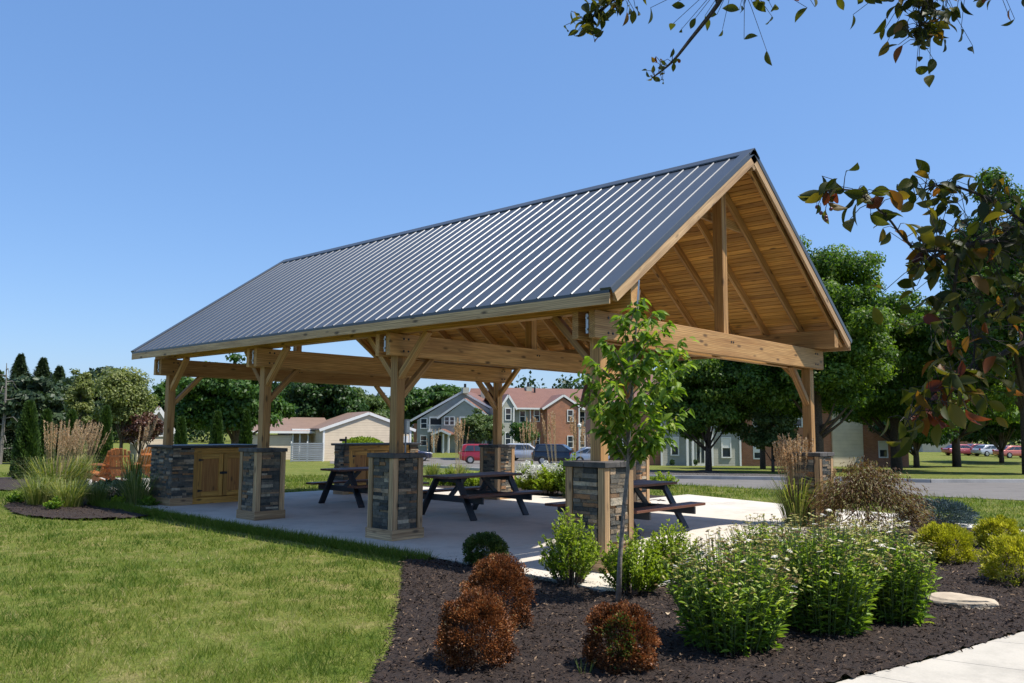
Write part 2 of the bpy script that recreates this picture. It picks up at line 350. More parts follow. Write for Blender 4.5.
# ------------------------------------------------------------------ polygons of ground surfaces
def inpoly(x, y, poly):
    res = np.zeros(len(x), bool); n = len(poly)
    for i in range(n):
        x0, y0 = poly[i]; x1, y1 = poly[(i+1) % n]
        c = ((y0 > y) != (y1 > y)) & (x < (x1-x0)*(y-y0)/((y1-y0) if abs(y1-y0) > 1e-12 else 1e-12)+x0); res ^= c
    return res
def P2(*pix): return [tuple(gat(a, b)[:2]) for a, b in pix]
SLAB = [(-.85, 12.0), (-.85, 1.6), (-.93, .1), (-1.08, -.85), (-.9, -1.12), (7.0, -1.12), (9.0, -.9), (9.35, 1.6), (10.3, 4.9), (7.3, 4.9), (7.3, 12.0)]
def spline(pts, k=8, closed=False):
    out = []; n = len(pts)
    for i in range(n-1):
        p0 = np.array(pts[max(i-1, 0)]); p1 = np.array(pts[i]); p2 = np.array(pts[i+1]); p3 = np.array(pts[min(i+2, n-1)])
        for j in range(k):
            t = j/k; out.append(.5*((2*p1)+(-p0+p2)*t+(2*p0-5*p1+4*p2-p3)*t*t+(-p0+3*p1-3*p2+p3)*t**3))
    out.append(np.array(pts[-1])); return out
edgeL = [tuple(p) for p in spline([(-.88, 2.35), (-1.35, 1.95), (-2.0, 1.2), (-2.75, .35), (-3.75, -.75), (-4.6, -1.55), (-5.6, -2.5), (-6.3, -3.6)])]
walkE = [tuple(p) for p in spline([(-6.2, -3.9), (-4.2, -3.45), (-2.59, -3.64), (-1.39, -3.95), (.03, -4.26), (1.8, -4.75), (4.0, -5.6), (7, -7)])]
FRONT_BED = edgeL+[(a, b-.035) for a, b in walkE]+[(9.5, -6.0), (7.9, -3.6), (7.9, -2.2), (9.2, -1.0), (7, -1.15), (-.88, -1.15), (-1.11, -.85), (-.96, .1), (-.88, 1.6), (-.88, 2.3)]
WALK = walkE+[(6.2, -8.8), (3.2, -7.2), (1.0, -6.3), (-1.0, -5.8), (-2.6, -5.5), (-4.2, -5.3), (-6.2, -5.7)]
LEFT_BED = P2((2, 508), (12, 515), (36, 519), (70, 521), (110, 521), (145, 518.5), (172, 513.5), (158, 498), (140, 487), (70, 489), (25, 498), (8, 503))
BACK_BED = [(7.25, 3.2), (7.25, 12.2), (8.6, 12.4), (9.3, 9), (9.6, 5.0), (9.0, 4.9)]
ARB_BED = P2((-15, 491), (10, 492), (48, 487), (60, 481), (30, 477), (-15, 479))
TREE_BED = P2((680, 472.5), (705, 473.5), (725, 472), (705, 470))
ROAD = P2((330, 463.6), (405, 465.5), (470, 470), (560, 476.5), (650, 483.5), (780, 490.5), (900, 495.5), (1040, 501.5), (1250, 512), (1250, 489), (1040, 483), (930, 483), (780, 480.5), (650, 478.5), (636, 470), (630, 463.5), (620, 460.6), (405, 458.8), (330, 458.6))
FPATIO = P2((60, 491), (150, 492), (150, 479), (60, 478))

def sheet(name, poly, z, mat, kind='structure', thick=0.0, follow=True, sub=None):
    bm = bmesh.new(); vs = [bm.verts.new((x, y, 0)) for x, y in poly]; bm.faces.new(vs)
    bmesh.ops.triangulate(bm, faces=bm.faces[:])
    for D in (SL0, SL1):
        p = CAM+FH*D; bmesh.ops.bisect_plane(bm, geom=bm.verts[:]+bm.edges[:]+bm.faces[:], plane_co=Vector((p[0], p[1], 0)), plane_no=Vector(FH))
    bmesh.ops.recalc_face_normals(bm, faces=bm.faces)
    if bm.faces[:] and bm.faces[:][0].normal.z < 0: bmesh.ops.reverse_faces(bm, faces=bm.faces[:])
    if thick:
        r = bmesh.ops.extrude_face_region(bm, geom=bm.faces[:]); nv = [e for e in r['geom'] if isinstance(e, bmesh.types.BMVert)]
        low = set(bm.verts)-set(nv)
        for v in bm.verts: v.co.z = (gz(v.co.x, v.co.y)-G0 if follow else 0)+z-(thick if v in low else 0)
        bmesh.ops.recalc_face_normals(bm, faces=bm.faces)
    else:
        for v in bm.verts: v.co.z = (gz(v.co.x, v.co.y)-G0 if follow else 0)+z
    me = bpy.data.meshes.new(name); bm.to_mesh(me); bm.free(); me.materials.append(mat)
    o = bpy.data.objects.new(name, me); COL.objects.link(o); return props(o, kind=kind)

# ground sheet in depth/side coordinates, exactly planar between its folds
Ds = [-60, 0, 10, SL0, 40, SL1, 150, 300, 900]; Xs = [-900, -300, -100, -30, 0, 30, 100, 300, 900]
V = []; F = []
for D in Ds:
    for X in Xs:
        p = CAM+FH*D+RT*X; V.append((p[0], p[1], float(gzD(D))))
nx = len(Xs)
for i in range(len(Ds)-1):
    for j in range(nx-1): F.append((i*nx+j, i*nx+j+1, (i+1)*nx+j+1, (i+1)*nx+j))
me = bpy.data.meshes.new('ground'); me.from_pydata(V, [], F); me.materials.append(M['lawn'])
o = bpy.data.objects.new('ground', me); COL.objects.link(o); props(o, kind='structure')
# patio slab: a base with saw-cut panels on it
sheet('patio_slab', SLAB, -.006, M['kerb'], thick=.13, follow=False)
mb = MB()
def clip_rect(poly, x0, y0, x1, y1):
    out = list(poly)
    for ax, val, sgn in ((0, x0, 1), (0, x1, -1), (1, y0, 1), (1, y1, -1)):
        res = []
        for i in range(len(out)):
            a, b = out[i], out[(i+1) % len(out)]; da = (a[ax]-val)*sgn; db = (b[ax]-val)*sgn
            if da >= 0: res.append(a)
            if da*db < 0: t = da/(da-db); res.append((a[0]+(b[0]-a[0])*t, a[1]+(b[1]-a[1])*t))
        out = res
        if len(out) < 3: return []
    return out
main = [(-.85, 12.0), (-.85, 1.6), (-.93, .1), (-1.08, -.85), (-.9, -1.12), (7.3, -1.12), (7.3, 12.0)]; ext = [(7.3, -1.12), (9.0, -.9), (9.35, 1.6), (10.3, 4.9), (7.3, 4.9)]
for poly, xs, ys in ((main, [-1.2, 1.5, 4.4, 7.3], [-1.2, 1.83, 5.5, 9.1, 12.1]), (ext, [7.3, 10.6], [-1.3, 1.2, 3.1, 5])):
    for i in range(len(xs)-1):
        for j in range(len(ys)-1):
            q = clip_rect(poly, xs[i]+.006, ys[j]+.006, xs[i+1]-.006, ys[j+1]-.006)
            if len(q) > 2: mb.prism(q, -.05, 0, 'xy')
o = mb.build('patio_paving', M['conc']); props(o, kind='structure')
sheet('walkway', WALK, -.03, M['kerb'], thick=.1)
mb = MB()
wp = [np.array(p) for p in walkE]; wo = [np.array(p) for p in spline([(-6.2, -5.7), (-4.2, -5.3), (-2.6, -5.5), (-1.0, -5.8), (1.0, -6.3), (3.2, -7.2), (4.8, -8.0), (6.2, -8.8)])]
cuts = [0, 7, 14, 19, 24, 29, 35, 42, 49, 56]
for a, b in zip(cuts[:-1], cuts[1:]):
    ia = [wp[k]*.997+wo[k]*.003 for k in range(a, b+1)]; ob = [wo[k]*1.0 for k in range(a, b+1)]
    ia[0] = ia[0]*.994+ia[1]*.006; q = ia+ob[::-1]
    d0 = (q[1]-q[0]); d0 = d0/np.linalg.norm(d0)*.006; q[0] = q[0]+d0; q[-1] = q[-1]+d0
    mb.prism([tuple(p) for p in q], -.06, -.022, 'xy')
o = mb.build('walkway_paving', M['walk']); props(o, kind='structure')
sheet('road', ROAD, G0+.012, M['asphalt'])
kb = MB()
def kerb(pts):
    P = [gat(a, b) for a, b in pts]
    for a, b in zip(P[:-1], P[1:]):
        n = 4
        for k in range(n):
            p = a+(b-a)*k/n; q = a+(b-a)*(k+1)/n; p = p.copy(); q = q.copy(); p[2] = gz(p[0], p[1])+.06; q[2] = gz(q[0], q[1])+.06
            kb.beam(p, q, .16, .16)
kerb([(405, 458.8), (620, 460.6)]); kerb([(650, 478.5), (780, 480.5), (930, 483), (1040, 483), (1250, 489)]); kerb([(405, 465.5), (470, 470), (560, 476.5), (650, 483.5)])
o = kb.build('road_kerb', M['kerb']); props(o, kind='structure')
sheet('fire_patio', FPATIO, G0+.03, M['walk'], thick=.05)
sheet('front_path', P2((0, 461.5), (14, 462), (14, 460.6), (0, 460.3)), G0+.012, M['walk'])

def mulch_bed(name, poly, res=.05, amp=.016, h=.034):
    xs = [p[0] for p in poly]; ys = [p[1] for p in poly]; x = np.arange(min(xs), max(xs)+res, res); y = np.arange(min(ys), max(ys)+res, res)
    X, Y = np.meshgrid(x, y, indexing='ij'); inn = inpoly(X.ravel(), Y.ravel(), poly).reshape(X.shape)
    Z = gz(X, Y)+h+RG.normal(size=X.shape)*amp*.45+amp*(np.sin(X*3.1+1)*np.cos(Y*2.7)+np.sin(X*7.3+Y*5.1)*.5)*.6
    idx = -np.ones(X.shape, int); idx[inn] = np.arange(inn.sum()); V = np.stack([X[inn], Y[inn], Z[inn]], 1)
    a, b, c, d = idx[:-1, :-1], idx[1:, :-1], idx[1:, 1:], idx[:-1, 1:]; ok = (a >= 0) & (b >= 0) & (c >= 0) & (d >= 0)
    Fc = np.stack([a[ok], b[ok], c[ok], d[ok]], 1)
    me = bpy.data.meshes.new(name); me.vertices.add(len(V)); me.vertices.foreach_set('co', V.astype(np.float32).ravel())
    me.loops.add(Fc.size); me.loops.foreach_set('vertex_index', Fc.ravel().astype(np.int32)); me.polygons.add(len(Fc)); me.polygons.foreach_set('loop_start', np.arange(0, Fc.size, 4).astype(np.int32))
    me.update(calc_edges=True); me.materials.append(M['mulch']); o = bpy.data.objects.new(name, me); COL.objects.link(o); return props(o, kind='structure')
mulch_bed('mulch_bed', FRONT_BED); mulch_bed('mulch_bed', LEFT_BED, .08); mulch_bed('mulch_bed', BACK_BED, .1); mulch_bed('mulch_bed', ARB_BED, .15); mulch_bed('mulch_bed', TREE_BED, .15)

def sample(poly, n):
    xs = [p[0] for p in poly]; ys = [p[1] for p in poly]; out = []
    x = RG.uniform(min(xs), max(xs), n); y = RG.uniform(min(ys), max(ys), n); k = inpoly(x, y, poly); return x[k], y[k]
# bark chips
X, Y = sample(FRONT_BED, 150000); dd = np.hypot(X-CAM[0], Y-CAM[1]); k = RG.random(len(X)) < np.clip((9/dd)**1.5, 0, 1); X, Y = X[k], Y[k]
X2, Y2 = sample(LEFT_BED, 9000); X = np.r_[X, X2]; Y = np.r_[Y, Y2]
P = np.stack([X, Y, gz(X, Y)+.035+RG.random(len(X))*.03], 1); A = rdir(len(X)); A[:, 2] *= .35; Nn = nrm(rdir(len(X))*.6+np.array([0, 0, 1]))
o = leaves('bark_chips', P, A, Nn, RG.uniform(.012, .06, len(X)), RG.uniform(.006, .018, len(X)), M['chips'], shape='kite', rnd=RG.random(len(X))**1.3); props(o, kind='stuff')

# crumbs of mulch blown onto the slab edge
nc = 900; Xc = RG.uniform(-1.0, 7.0, nc); Yc = -1.1+RG.exponential(.28, nc); Xd = -.93+RG.exponential(.2, 250); Yd = RG.uniform(-.8, 2.2, 250); Xc = np.r_[Xc, Xd]; Yc = np.r_[Yc, Yd]; kk = inpoly(Xc, Yc, SLAB); Xc, Yc = Xc[kk], Yc[kk]
A = rdir(len(Xc)); A[:, 2] = 0; o = leaves('bark_crumbs', np.stack([Xc, Yc, 0*Xc+.004], 1), A, np.tile([0, 0, 1.], (len(Xc), 1))+rdir(len(Xc))*.1, RG.uniform(.006, .03, len(Xc)), .008, M['chips'], rnd=RG.random(len(Xc))); props(o, kind='stuff')
# grass blades
def vnoise(x, y, sc_, seed):
    g = np.random.default_rng(seed).random((256, 256)); a = x/sc_+500; b = y/sc_+500; i = np.floor(a).astype(int); j = np.floor(b).astype(int); fx = a-i; fy = b-j; fx = fx*fx*(3-2*fx); fy = fy*fy*(3-2*fy)
    q = lambda u, v: g[u % 256, v % 256]
    return (q(i, j)*(1-fx)+q(i+1, j)*fx)*(1-fy)+(q(i, j+1)*(1-fx)+q(i+1, j+1)*fx)*fy
def lawn_blades(n, D0, D1, xspan):
    D = np.sqrt(RG.random(n))*0+D0*(D1/D0)**RG.random(n); t = RG.uniform(-xspan, xspan, n)
    X = CAM[0]+FH[0]*D+RT[0]*t*D; Y = CAM[1]+FH[1]*D+RT[1]*t*D
    ok = np.ones(n, bool)
    for poly in (SLAB, FRONT_BED, WALK, LEFT_BED, BACK_BED, ROAD, FPATIO, ARB_BED): ok &= ~inpoly(X, Y, poly)
    ok &= ~((t > .25) & (D < 12))
    return X[ok], Y[ok], D[ok]
X, Y, D = lawn_blades(420000, 3.6, 34, .85)
dry = 2.2*(vnoise(X, Y, 1.5, 1)-.5)+1.8*(vnoise(X, Y, .5, 2)-.5)+1.3*(vnoise(X, Y, .17, 3)-.5)
tuft = 1.8*(vnoise(X, Y, .35, 4)-.5)+1.8*(vnoise(X, Y, .11, 5)-.5)
kp = RG.random(len(X)) > np.clip(dry*.45-.05, 0, .6); X, Y, D, dry, tuft = X[kp], Y[kp], D[kp], dry[kp], tuft[kp]
ne = 16000; Xe = -.88-RG.random(ne)**2*.22; Ye = RG.uniform(1.9, 12.2, ne); X = np.r_[X, Xe]; Y = np.r_[Y, Ye]; D = np.r_[D, depth(np.stack([Xe, Ye, 0*Xe], 1))]; dry = np.r_[dry, np.zeros(ne)-.3]; tuft = np.r_[tuft, np.zeros(ne)+.8]
n = len(X); P = np.stack([X, Y, gz(X, Y)-.005], 1); A = rdir(n); A[:, 2] = np.abs(A[:, 2])+.75
Lb = (.036+.055*RG.random(n)**2+.034*np.clip(tuft, -.7, 1))*np.clip(D/14, 1, 1.7)
# longer against the slab edge
near = (np.abs(X+.95) < .14) & (Y > 1.7) & (Y < 12); Lb[near] *= 1.6
rn = np.clip(.40+.28*dry-.18*tuft+RG.normal(size=n)*.22, 0, 1)
o = leaves('lawn_grass', P, A, rdir(n), Lb, .0036*np.clip(D/6, 1, 5)*(1+RG.random(n)), M['grass'], shape='tri', rnd=rn); props(o, kind='stuff')

# ------------------------------------------------------------------ pavilion
W_, RH, EH = 6.03, 5.63, 3.15; VS = [0, 3.70, 7.35, 11.02]; V0, V1 = -.55, 11.7; EO = .52; SH = (RH-EH)/(W_/2+EO)
pav = empty('pavilion', (0, 0, 0), 0, 'large open timber picnic pavilion with a dark metal gable roof standing on the concrete patio', 'pavilion')
th = math.atan(SH); cth, sth = math.cos(th), math.sin(th)
def slope_pt(side, s, off):   # s = distance along the slope from the eave edge, off = normal offset (up positive)
    if side < 0: return (-EO+s*cth-off*sth, EH+s*sth+off*cth)
    return (W_+EO-s*cth+off*sth, EH+s*sth+off*cth)
SLN = (W_/2+EO)/cth
for side in (-1, 1):
    # ribbed panel
    prof = []; v = V0; pitch = .256; k = 0
    while v < V1-.02:
        prof += [(v, 0), (v+.014, .0004), (v+.023, .012), (v+.034, .012), (v+.042, .0004)]
        v += pitch
    prof.append((V1, 0))
    vs = []; segs = [-.03, SLN*.5, SLN]
    for s in segs:
        for (vv, h) in prof:
            x, z = slope_pt(side, s, h); vs.append((x, vv, z))
    n = len(prof); fs = [(j*n+i, j*n+i+1, (j+1)*n+i+1, (j+1)*n+i) for j in range(len(segs)-1) for i in range(n-1)]
    mb = MB(); mb.add(vs, fs)
    p = mb.build('roof_panel', M['roof'], pav)
    so = p.modifiers.new('thick', 'SOLIDIFY'); so.thickness = .004; so.offset = 0
    # deck boards
    mb = MB(); s = .0; bw = .092
    while s < SLN-.02:
        a = [slope_pt(side, s+.002, -.012), slope_pt(side, s+bw-.007, -.012), slope_pt(side, s+bw-.007, -.035), slope_pt(side, s+.002, -.035)]
        joints = [V0+.03]+sorted(random.sample([1.41+.648*i for i in range(0, 16)], 3))+[V1-.03]
        for v0, v1 in zip(joints[:-1], joints[1:]):
            vs = [(x, v0, z) for x, z in a]+[(x, v1-.003, z) for x, z in a]
            mb.add(vs, [(0, 1, 2, 3), (7, 6, 5, 4), (0, 4, 5, 1), (1, 5, 6, 2), (2, 6, 7, 3), (3, 7, 4, 0)], [(q[1], q[0]*1.2, q[2]) for q in vs])
        s += bw
    mb.build('roof_deck', M['deck'], pav)
    # rafters
    vr = [V0+.09]+[.13+.648*i for i in range(18)]+[V1-.09]
    for v in vr:
        if v > V1-.05: continue
        x0, z0 = slope_pt(side, .05, -.035-.075); x1, z1 = slope_pt(side, SLN-.03, -.035-.075)
        MB().beam((x0, v, z0), (x1, v, z1), .045, .15).build('rafter', M['beam'], pav, .003)
    # eave fascia, rake boards
    x0, z0 = slope_pt(side, -.012, -.0)
    MB().box((x0-.02 if side < 0 else x0-.0, V0, EH-.175), (x0+.0 if side < 0 else x0+.02, V1, EH-.018)).build('fascia_board', M['board'], pav, .003)
    for v in (V0-.005, V1+.005):
        x0, z0 = slope_pt(side, -.0, -.095); x1, z1 = slope_pt(side, SLN-.002, -.095)
        MB().beam((x0, v, z0), (x1, v, z1), .038, .15).build('rake_board', M['board'], pav, .003)
        mb = MB(); sg = -1 if v < 0 else 1
        x0, z0 = slope_pt(side, -.035, .014); x1, z1 = slope_pt(side, SLN, .014); mb.beam((x0, v-sg*.05, z0), (x1, v-sg*.05, z1), .15, .034)
        x0, z0 = slope_pt(side, -.035, -.012); x1, z1 = slope_pt(side, SLN, -.012); mb.beam((x0, v+sg*.024, z0), (x1, v+sg*.024, z1), .006, .075)
        mb.build('rake_flashing', M['roof'], pav, .004)
    x0, z0 = slope_pt(side, -.026, -.006)
    MB().box((x0-.012, V0, z0-.035), (x0+.012, V1, z0+.004)).build('eave_flashing', M['roof'], pav, .002)
mb = MB(); zc = RH+.012
for side in (-1, 1):
    x0, z0 = slope_pt(side, SLN-.17, .026); mb.add([(x0, V0-.04, z0), (x0, V1+.04, z0), (W_/2, V1+.04, RH+.034), (W_/2, V0-.04, RH+.034)], [(0, 1, 2, 3)])
    mb.add([(x0, V0-.04, z0), (x0, V1+.04, z0), (x0, V1+.04, z0-.02), (x0, V0-.04, z0-.02)], [(0, 1, 2, 3)])
o = mb.build('ridge_cap', M['roof'], pav); so = o.modifiers.new('t', 'SOLIDIFY'); so.thickness = .006
MB().box((W_/2-.022, V0+.02, RH-.30), (W_/2+.022, V1-.02, RH-.07)).build('ridge_board', M['beam'], pav, .004)
for v, sg in ((V0, -1), (V1, 1)):
    MB().prism([(W_/2-.13, RH-.19), (W_/2, RH-.045), (W_/2+.13, RH-.19), (W_/2, RH-.30)], v-.018, v+.018, 'xz').build('ridge_end', M['board'], pav)
    y0, y1 = sorted((v+sg*.032, v-sg*.03)); MB().prism([(W_/2-.17, RH-.125), (W_/2, RH+.028), (W_/2+.17, RH-.125), (W_/2, RH-.06)], y0, y1, 'xz').build('ridge_end_cap', M['roof'], pav)
# posts, plates, ties, braces
for xi, x in enumerate((0, W_)):
    MB().box((x-.08, V0+.03, 2.985), (x+.08, V1-.05, 3.285)).build('plate_beam', M['beam'], pav, .006)
    for vi, v in enumerate(VS):
        MB().box((x-.0765, v-.0765, 1.1), (x+.0765, v+.0765, 2.985)).build('post', M['beam'], pav, .007)
        bt = MB()
        inw = 1 if x == 0 else -1
        # braces along the eave
        for sg in (-1, 1):
            if (vi == 0 and sg < 0) or (vi == 3 and sg > 0): continue
            MB().beam((x, v+sg*.05, 2.36-.02), (x, v+sg*.67, 2.985), .085, .10, up=(1, 0, 0)).build('brace', M['beam'], pav, .004)
        MB().beam((x+inw*.05, v, 2.04), (x+inw*.66, v, 2.66), .085, .10, up=(0, 1, 0)).build('brace', M['beam'], pav, .004)
for v in VS:
    for sg in (-1, 1):
        o = MB().box((-.30, v+sg*.123-.045, 2.645), (W_+.30, v+sg*.123+.045, 2.972)).build('tie_beam', M['beam'], pav, .006)
        bt = MB()
        for x in (0, W_):
            for dx, dz in ((-.04, 2.72), (.05, 2.72), (-.04, 2.9), (.05, 2.9)):
                bt.cyl((x+dx, v+sg*.168, dz), (x+dx, v+sg*.176, dz), .016, None, 8)
        for x in (W_/2-.03, W_/2+.03): bt.cyl((x, v+sg*.168, 2.86), (x, v+sg*.176, 2.86), .014, None, 8)
        bt.build('bolts', M['black'], o)
    bt = MB()
    for x in (-.302, W_+.302-.0):
        bt.box((x-.004, v-.075, 2.70), (x+.004, v-.04, 2.93)); bt.cyl((x, v-.06, 2.75), (x+(-.02 if x < 0 else .02), v-.06, 2.75), .014, None, 8); bt.cyl((x, v-.06, 2.88), (x+(-.02 if x < 0 else .02), v-.06, 2.88), .014, None, 8)
    bt.build('beam_bracket', M['bolt'], pav)
    MB().box((W_/2-.07, v-.0775, 2.65), (W_/2+.07, v+.0775, RH-.16)).build('king_post', M['beam'], pav, .006)
for v in [.13+.648*i+.05 for i in (0, 3, 6, 9, 12, 15)]:
    zc = RH-.85; hw = (RH-.12-zc)/SH
    MB().box((W_/2-hw+.02, v-.02, zc-.07), (W_/2+hw-.02, v+.02, zc+.07)).build('collar_tie', M['beam'], pav, .003)

def ledger(mb, face_o, ex, nrm_, w, z0, z1, depth_=.02):
    """stacked ledger stones on one face: face_o = lower left corner, ex = direction along the face, nrm_ outward"""
    z = z0
    while z < z1-.004:
        h = min(random.choice((.032, .04, .048, .055)), z1-z); x = 0.
        if z1-(z+h) < .02: h = z1-z
        while x < w-.002:
            L_ = random.uniform(.09, .26)
            if w-(x+L_) < .06: L_ = w-x
            pr = random.uniform(.004, depth_)
            a = Vector(face_o)+Vector(ex)*(x+.0012); b = Vector(face_o)+Vector(ex)*(x+L_-.0012)
            nv = Vector(nrm_)
            vs = []
            for zz in (z+.0012, z+h-.0012):
                for q, o_ in ((a, -.012), (b, -.012), (b, pr), (a, pr)):
                    t = q+nv*o_; vs.append((t.x, t.y, zz))
            rr = random.random()
            mb.add(vs, [(0, 3, 2, 1), (4, 5, 6, 7), (0, 1, 5, 4), (1, 2, 6, 5), (2, 3, 7, 6), (3, 0, 4, 7)], None, rr); x += L_
        z += h
def pillar(x, y):
    p = .262; mb = MB()
    mb.box((x-p+.012, y-p+.012, .0), (x+p-.012, y+p-.012, 1.15), .3)
    for (ox, oy, ex, ey, nx_, ny_) in ((-p, -p, 1, 0, 0, -1), (p, -p, 0, 1, 1, 0), (p, p, -1, 0, 0, 1), (-p, p, 0, -1, -1, 0)):
        ledger(mb, (x+ox+ex*.09, y+oy+ey*.09, 0), (ex, ey, 0), (nx_, ny_, 0), 2*p-.18, .14, 1.152, .026)
    o = mb.build('pillar', M['stone'], pav)
    for sx in (-1, 1):
        for sy in (-1, 1):
            c = MB(); q = p+.022
            x0, x1 = sorted((x+sx*q, x+sx*(q-.095))); y0, y1 = sorted((y+sy*q, y+sy*(q-.026))); c.box((x0, y0, .14), (x1, y1, 1.156))
            x0, x1 = sorted((x+sx*q, x+sx*(q-.026))); y0, y1 = sorted((y+sy*(q-.0265), y+sy*(q-.095))); c.box((x0, y0, .14), (x1, y1, 1.156))
            c.build('corner_board', M['board'], o, .003)
    c = MB(); q = .302
    c.box((x-q, y-q, .001), (x+q, y-q+.03, .15)); c.box((x-q, y+q-.03, .001), (x+q, y+q, .15)); c.box((x-q, y-q+.0305, .001), (x-q+.03, y+q-.0305, .15)); c.box((x+q-.03, y-q+.0305, .001), (x+q, y+q-.0305, .15))
    c.build('base_board', M['board'], o, .004)
    c = MB(); q = .305
    c.box((x-q, y-q, 1.158), (x-.002, y-.002, 1.222)); c.box((x+.002, y-q, 1.158), (x+q, y-.002, 1.222)); c.box((x-q, y+.002, 1.158), (x-.002, y+q, 1.222)); c.box((x+.002, y+.002, 1.158), (x+q, y+q, 1.222))
    c.build('cap_stone', M['cap'], o, .006)
for x in (0, W_):
    for v in VS[:3]: pillar(x, v)
# electric box on the second left post
jb = MB().box((-.16, 3.60-.055, 1.50), (-.078, 3.60+.055+.04, 1.72)).build('electric_box', M['greybox'], pav, .006)
jb.location = (.0, 0, 0)
c = MB(); c.box((.0775, 3.59, 1.5), (.16, 3.74, 1.72)); c.cyl((.12, 3.64, 1.222), (.12, 3.64, 1.5), .014); c.cyl((.12, 3.70, 1.222), (.12, 3.70, 1.5), .014)
bpy.data.objects.remove(jb)
eb = c.build('electric_box', M['greybox'], pav, .005)
MB().box((.09, 3.583, 1.52), (.15, 3.5905, 1.70)).build('box_cover', M['bolt'], eb, .003)

# bars
def bar(name, label, x0, x1, y0, stoneL, stoneR, dp=.95):
    """counter with its long side along x, doors facing -y; local origin at its front left foot"""
    w = x1-x0; t = empty(name, (x0, y0, 0), 0, label, 'counter', 'built-in counters at the far end of the pavilion')
    mb = MB(); 
    for a, b in ((0, stoneL), (w-stoneR, w)):
        mb.box((a+.015, .015, .0), (b-.015, dp-.015, 1.15), .2); ledger(mb, (a, 0, 0), (1, 0, 0), (0, -1, 0), b-a, .14, 1.15, .03)
        ledger(mb, (b, dp, 0), (-1, 0, 0), (0, 1, 0), b-a, .02, 1.15, .03)
    ledger(mb, (0, dp, 0), (0, -1, 0), (-1, 0, 0), dp, .14, 1.15, .03); ledger(mb, (w, 0, 0), (0, 1, 0), (1, 0, 0), dp, .14, 1.15, .03)
    mb.box((stoneL, .3, .0), (w-stoneR, dp-.02, 1.15), .2); ledger(mb, (w-stoneR, dp-.02, 0), (-1, 0, 0), (0, 1, 0), w-stoneL-stoneR, .02, 1.15, .03)
    mb.build('stone_body', M['stone'], t)
    for lo_, hi_ in (((-.035, -.035, .001), (stoneL, -.0, .15)), ((w-stoneR, -.035, .001), (w+.035, -.0, .15)), ((-.035, .001, .001), (-.005, dp, .15)), ((w+.005, .001, .001), (w+.035, dp, .15))):
        MB().box(lo_, hi_).build('base_board', M['board'], t, .004)
    c = MB(); c.box((-.07, -.09, 1.155), (w+.07, dp+.09, 1.205)); c.build('countertop', M['top'], t, .008)
    f = MB(); a, b = stoneL, w-stoneR
    f.box((a+.001, .03, .001), (b-.001, .07, .13)); f.box((a+.001, .03, 1.03), (b-.001, .07, 1.15)); f.box((a+.001, .0, .131), (a+.11, .07, 1.03)); f.box((b-.11, .0, .131), (b-.001, .07, 1.03))
    f.box((a+.11, .068, .13), (b-.11, .3, 1.04))
    f.build('cabinet_frame', M['cab'], t, .003)
    nd = max(2, int(round((b-a-.22)/.52))); dw = (b-a-.22)/nd
    for k in range(nd):
        p0 = a+.11+k*dw+.008; p1 = p0+dw-.016; d = MB()
        d.box((p0, .025, .15), (p0+.09, .055, 1.02)); d.box((p1-.09, .025, .15), (p1, .055, 1.02)); d.box((p0+.0905, .025, .15), (p1-.0905, .055, .25)); d.box((p0+.0905, .025, .92), (p1-.0905, .055, 1.02))
        o = d.build('cabinet_door', M['cab'], t, .004)
        MB().box((p0+.091, .042, .251), (p1-.091, .06, .919)).build('door_panel', M['cabpanel'], o, .002)
        side = p0 if k % 2 == 0 else p1
        for zz in (.27, .90):
            h = MB(); sg = 1 if k % 2 == 0 else -1; h.prism([(side-sg*.02, zz-.035), (side-sg*.02, zz+.035), (side+sg*.1, zz+.008), (side+sg*.1, zz-.008)], .012, .025); h.build('hinge', M['black'], o)
        if k % 2 == 0: MB().box((p1-.07, .005, .60), (p1+.09, .025, .65)).build('latch', M['black'], o, .003)
    return t
bar('bar_counter', 'stone and pine bar counter with cabinet doors at the grassy left corner of the pavilion', -.10, 1.80, 10.56, .44, .10)
bar('bar_counter', 'stone and pine bar counter behind the timber post that carries the electric box', 4.10, 6.42, 10.56, .14, .27, .36)
# faucet like handle on back bar
t = empty('faucet', (4.28, 10.75, 1.207), 0, 'small dark faucet standing on the left end of the back bar counter', 'faucet')
MB().cyl((0, 0, 0), (0, 0, .16), .022).build('column', M['black'], t); MB().box((-.17, -.03, -.03), (-.01, .03, .03)).build('spout', M['black'], t)
kids(t)[0]; [setattr(c, 'location', (0, 0, .08)) for c in kids(t) if c.name.startswith('spout')]

# picnic tables
def picnic():
    t = empty('picnic_table', (0, 0, 0), 0, 'x', 'picnic table', 'picnic tables under the pavilion')
    c = MB()
    for k in range(5): y = -.345+k*.14; c.box((-.97, y, .705), (.97, y+.133, .745))
    c.build('tabletop', M['table'], t, .006)
    for sg in (-1, 1):
        c = MB()
        for k in range(2): y = sg*.72-.135+k*.14; c.box((-.97, y, .40), (.97, y+.133, .44))
        c.build('bench', M['table'], t, .006)
        for x in (-.68, .68):
            MB().beam((x, sg*.26, .703), (x, sg*.69, .0), .045, .135, up=(1, 0, 0)).build('leg', M['tableblack'], t, .004)
    for x in (-.68, .68):
        s = -1 if x < 0 else 1
        MB().box((x-s*.047-.02, -.86, .285), (x-s*.047+.02, .86, .398)).build('crossbar', M['tableblack'], t, .004)
        MB().box((x-s*.047-.02, -.33, .625), (x-s*.047+.02, .33, .703)).build('top_cleat', M['tableblack'], t, .004)
        MB().beam((x-s*.08, 0, .37), (x-s*.46, 0, .70), .085, .04, up=(0, 1, 0)).build('brace', M['tableblack'], t, .004)
    return t
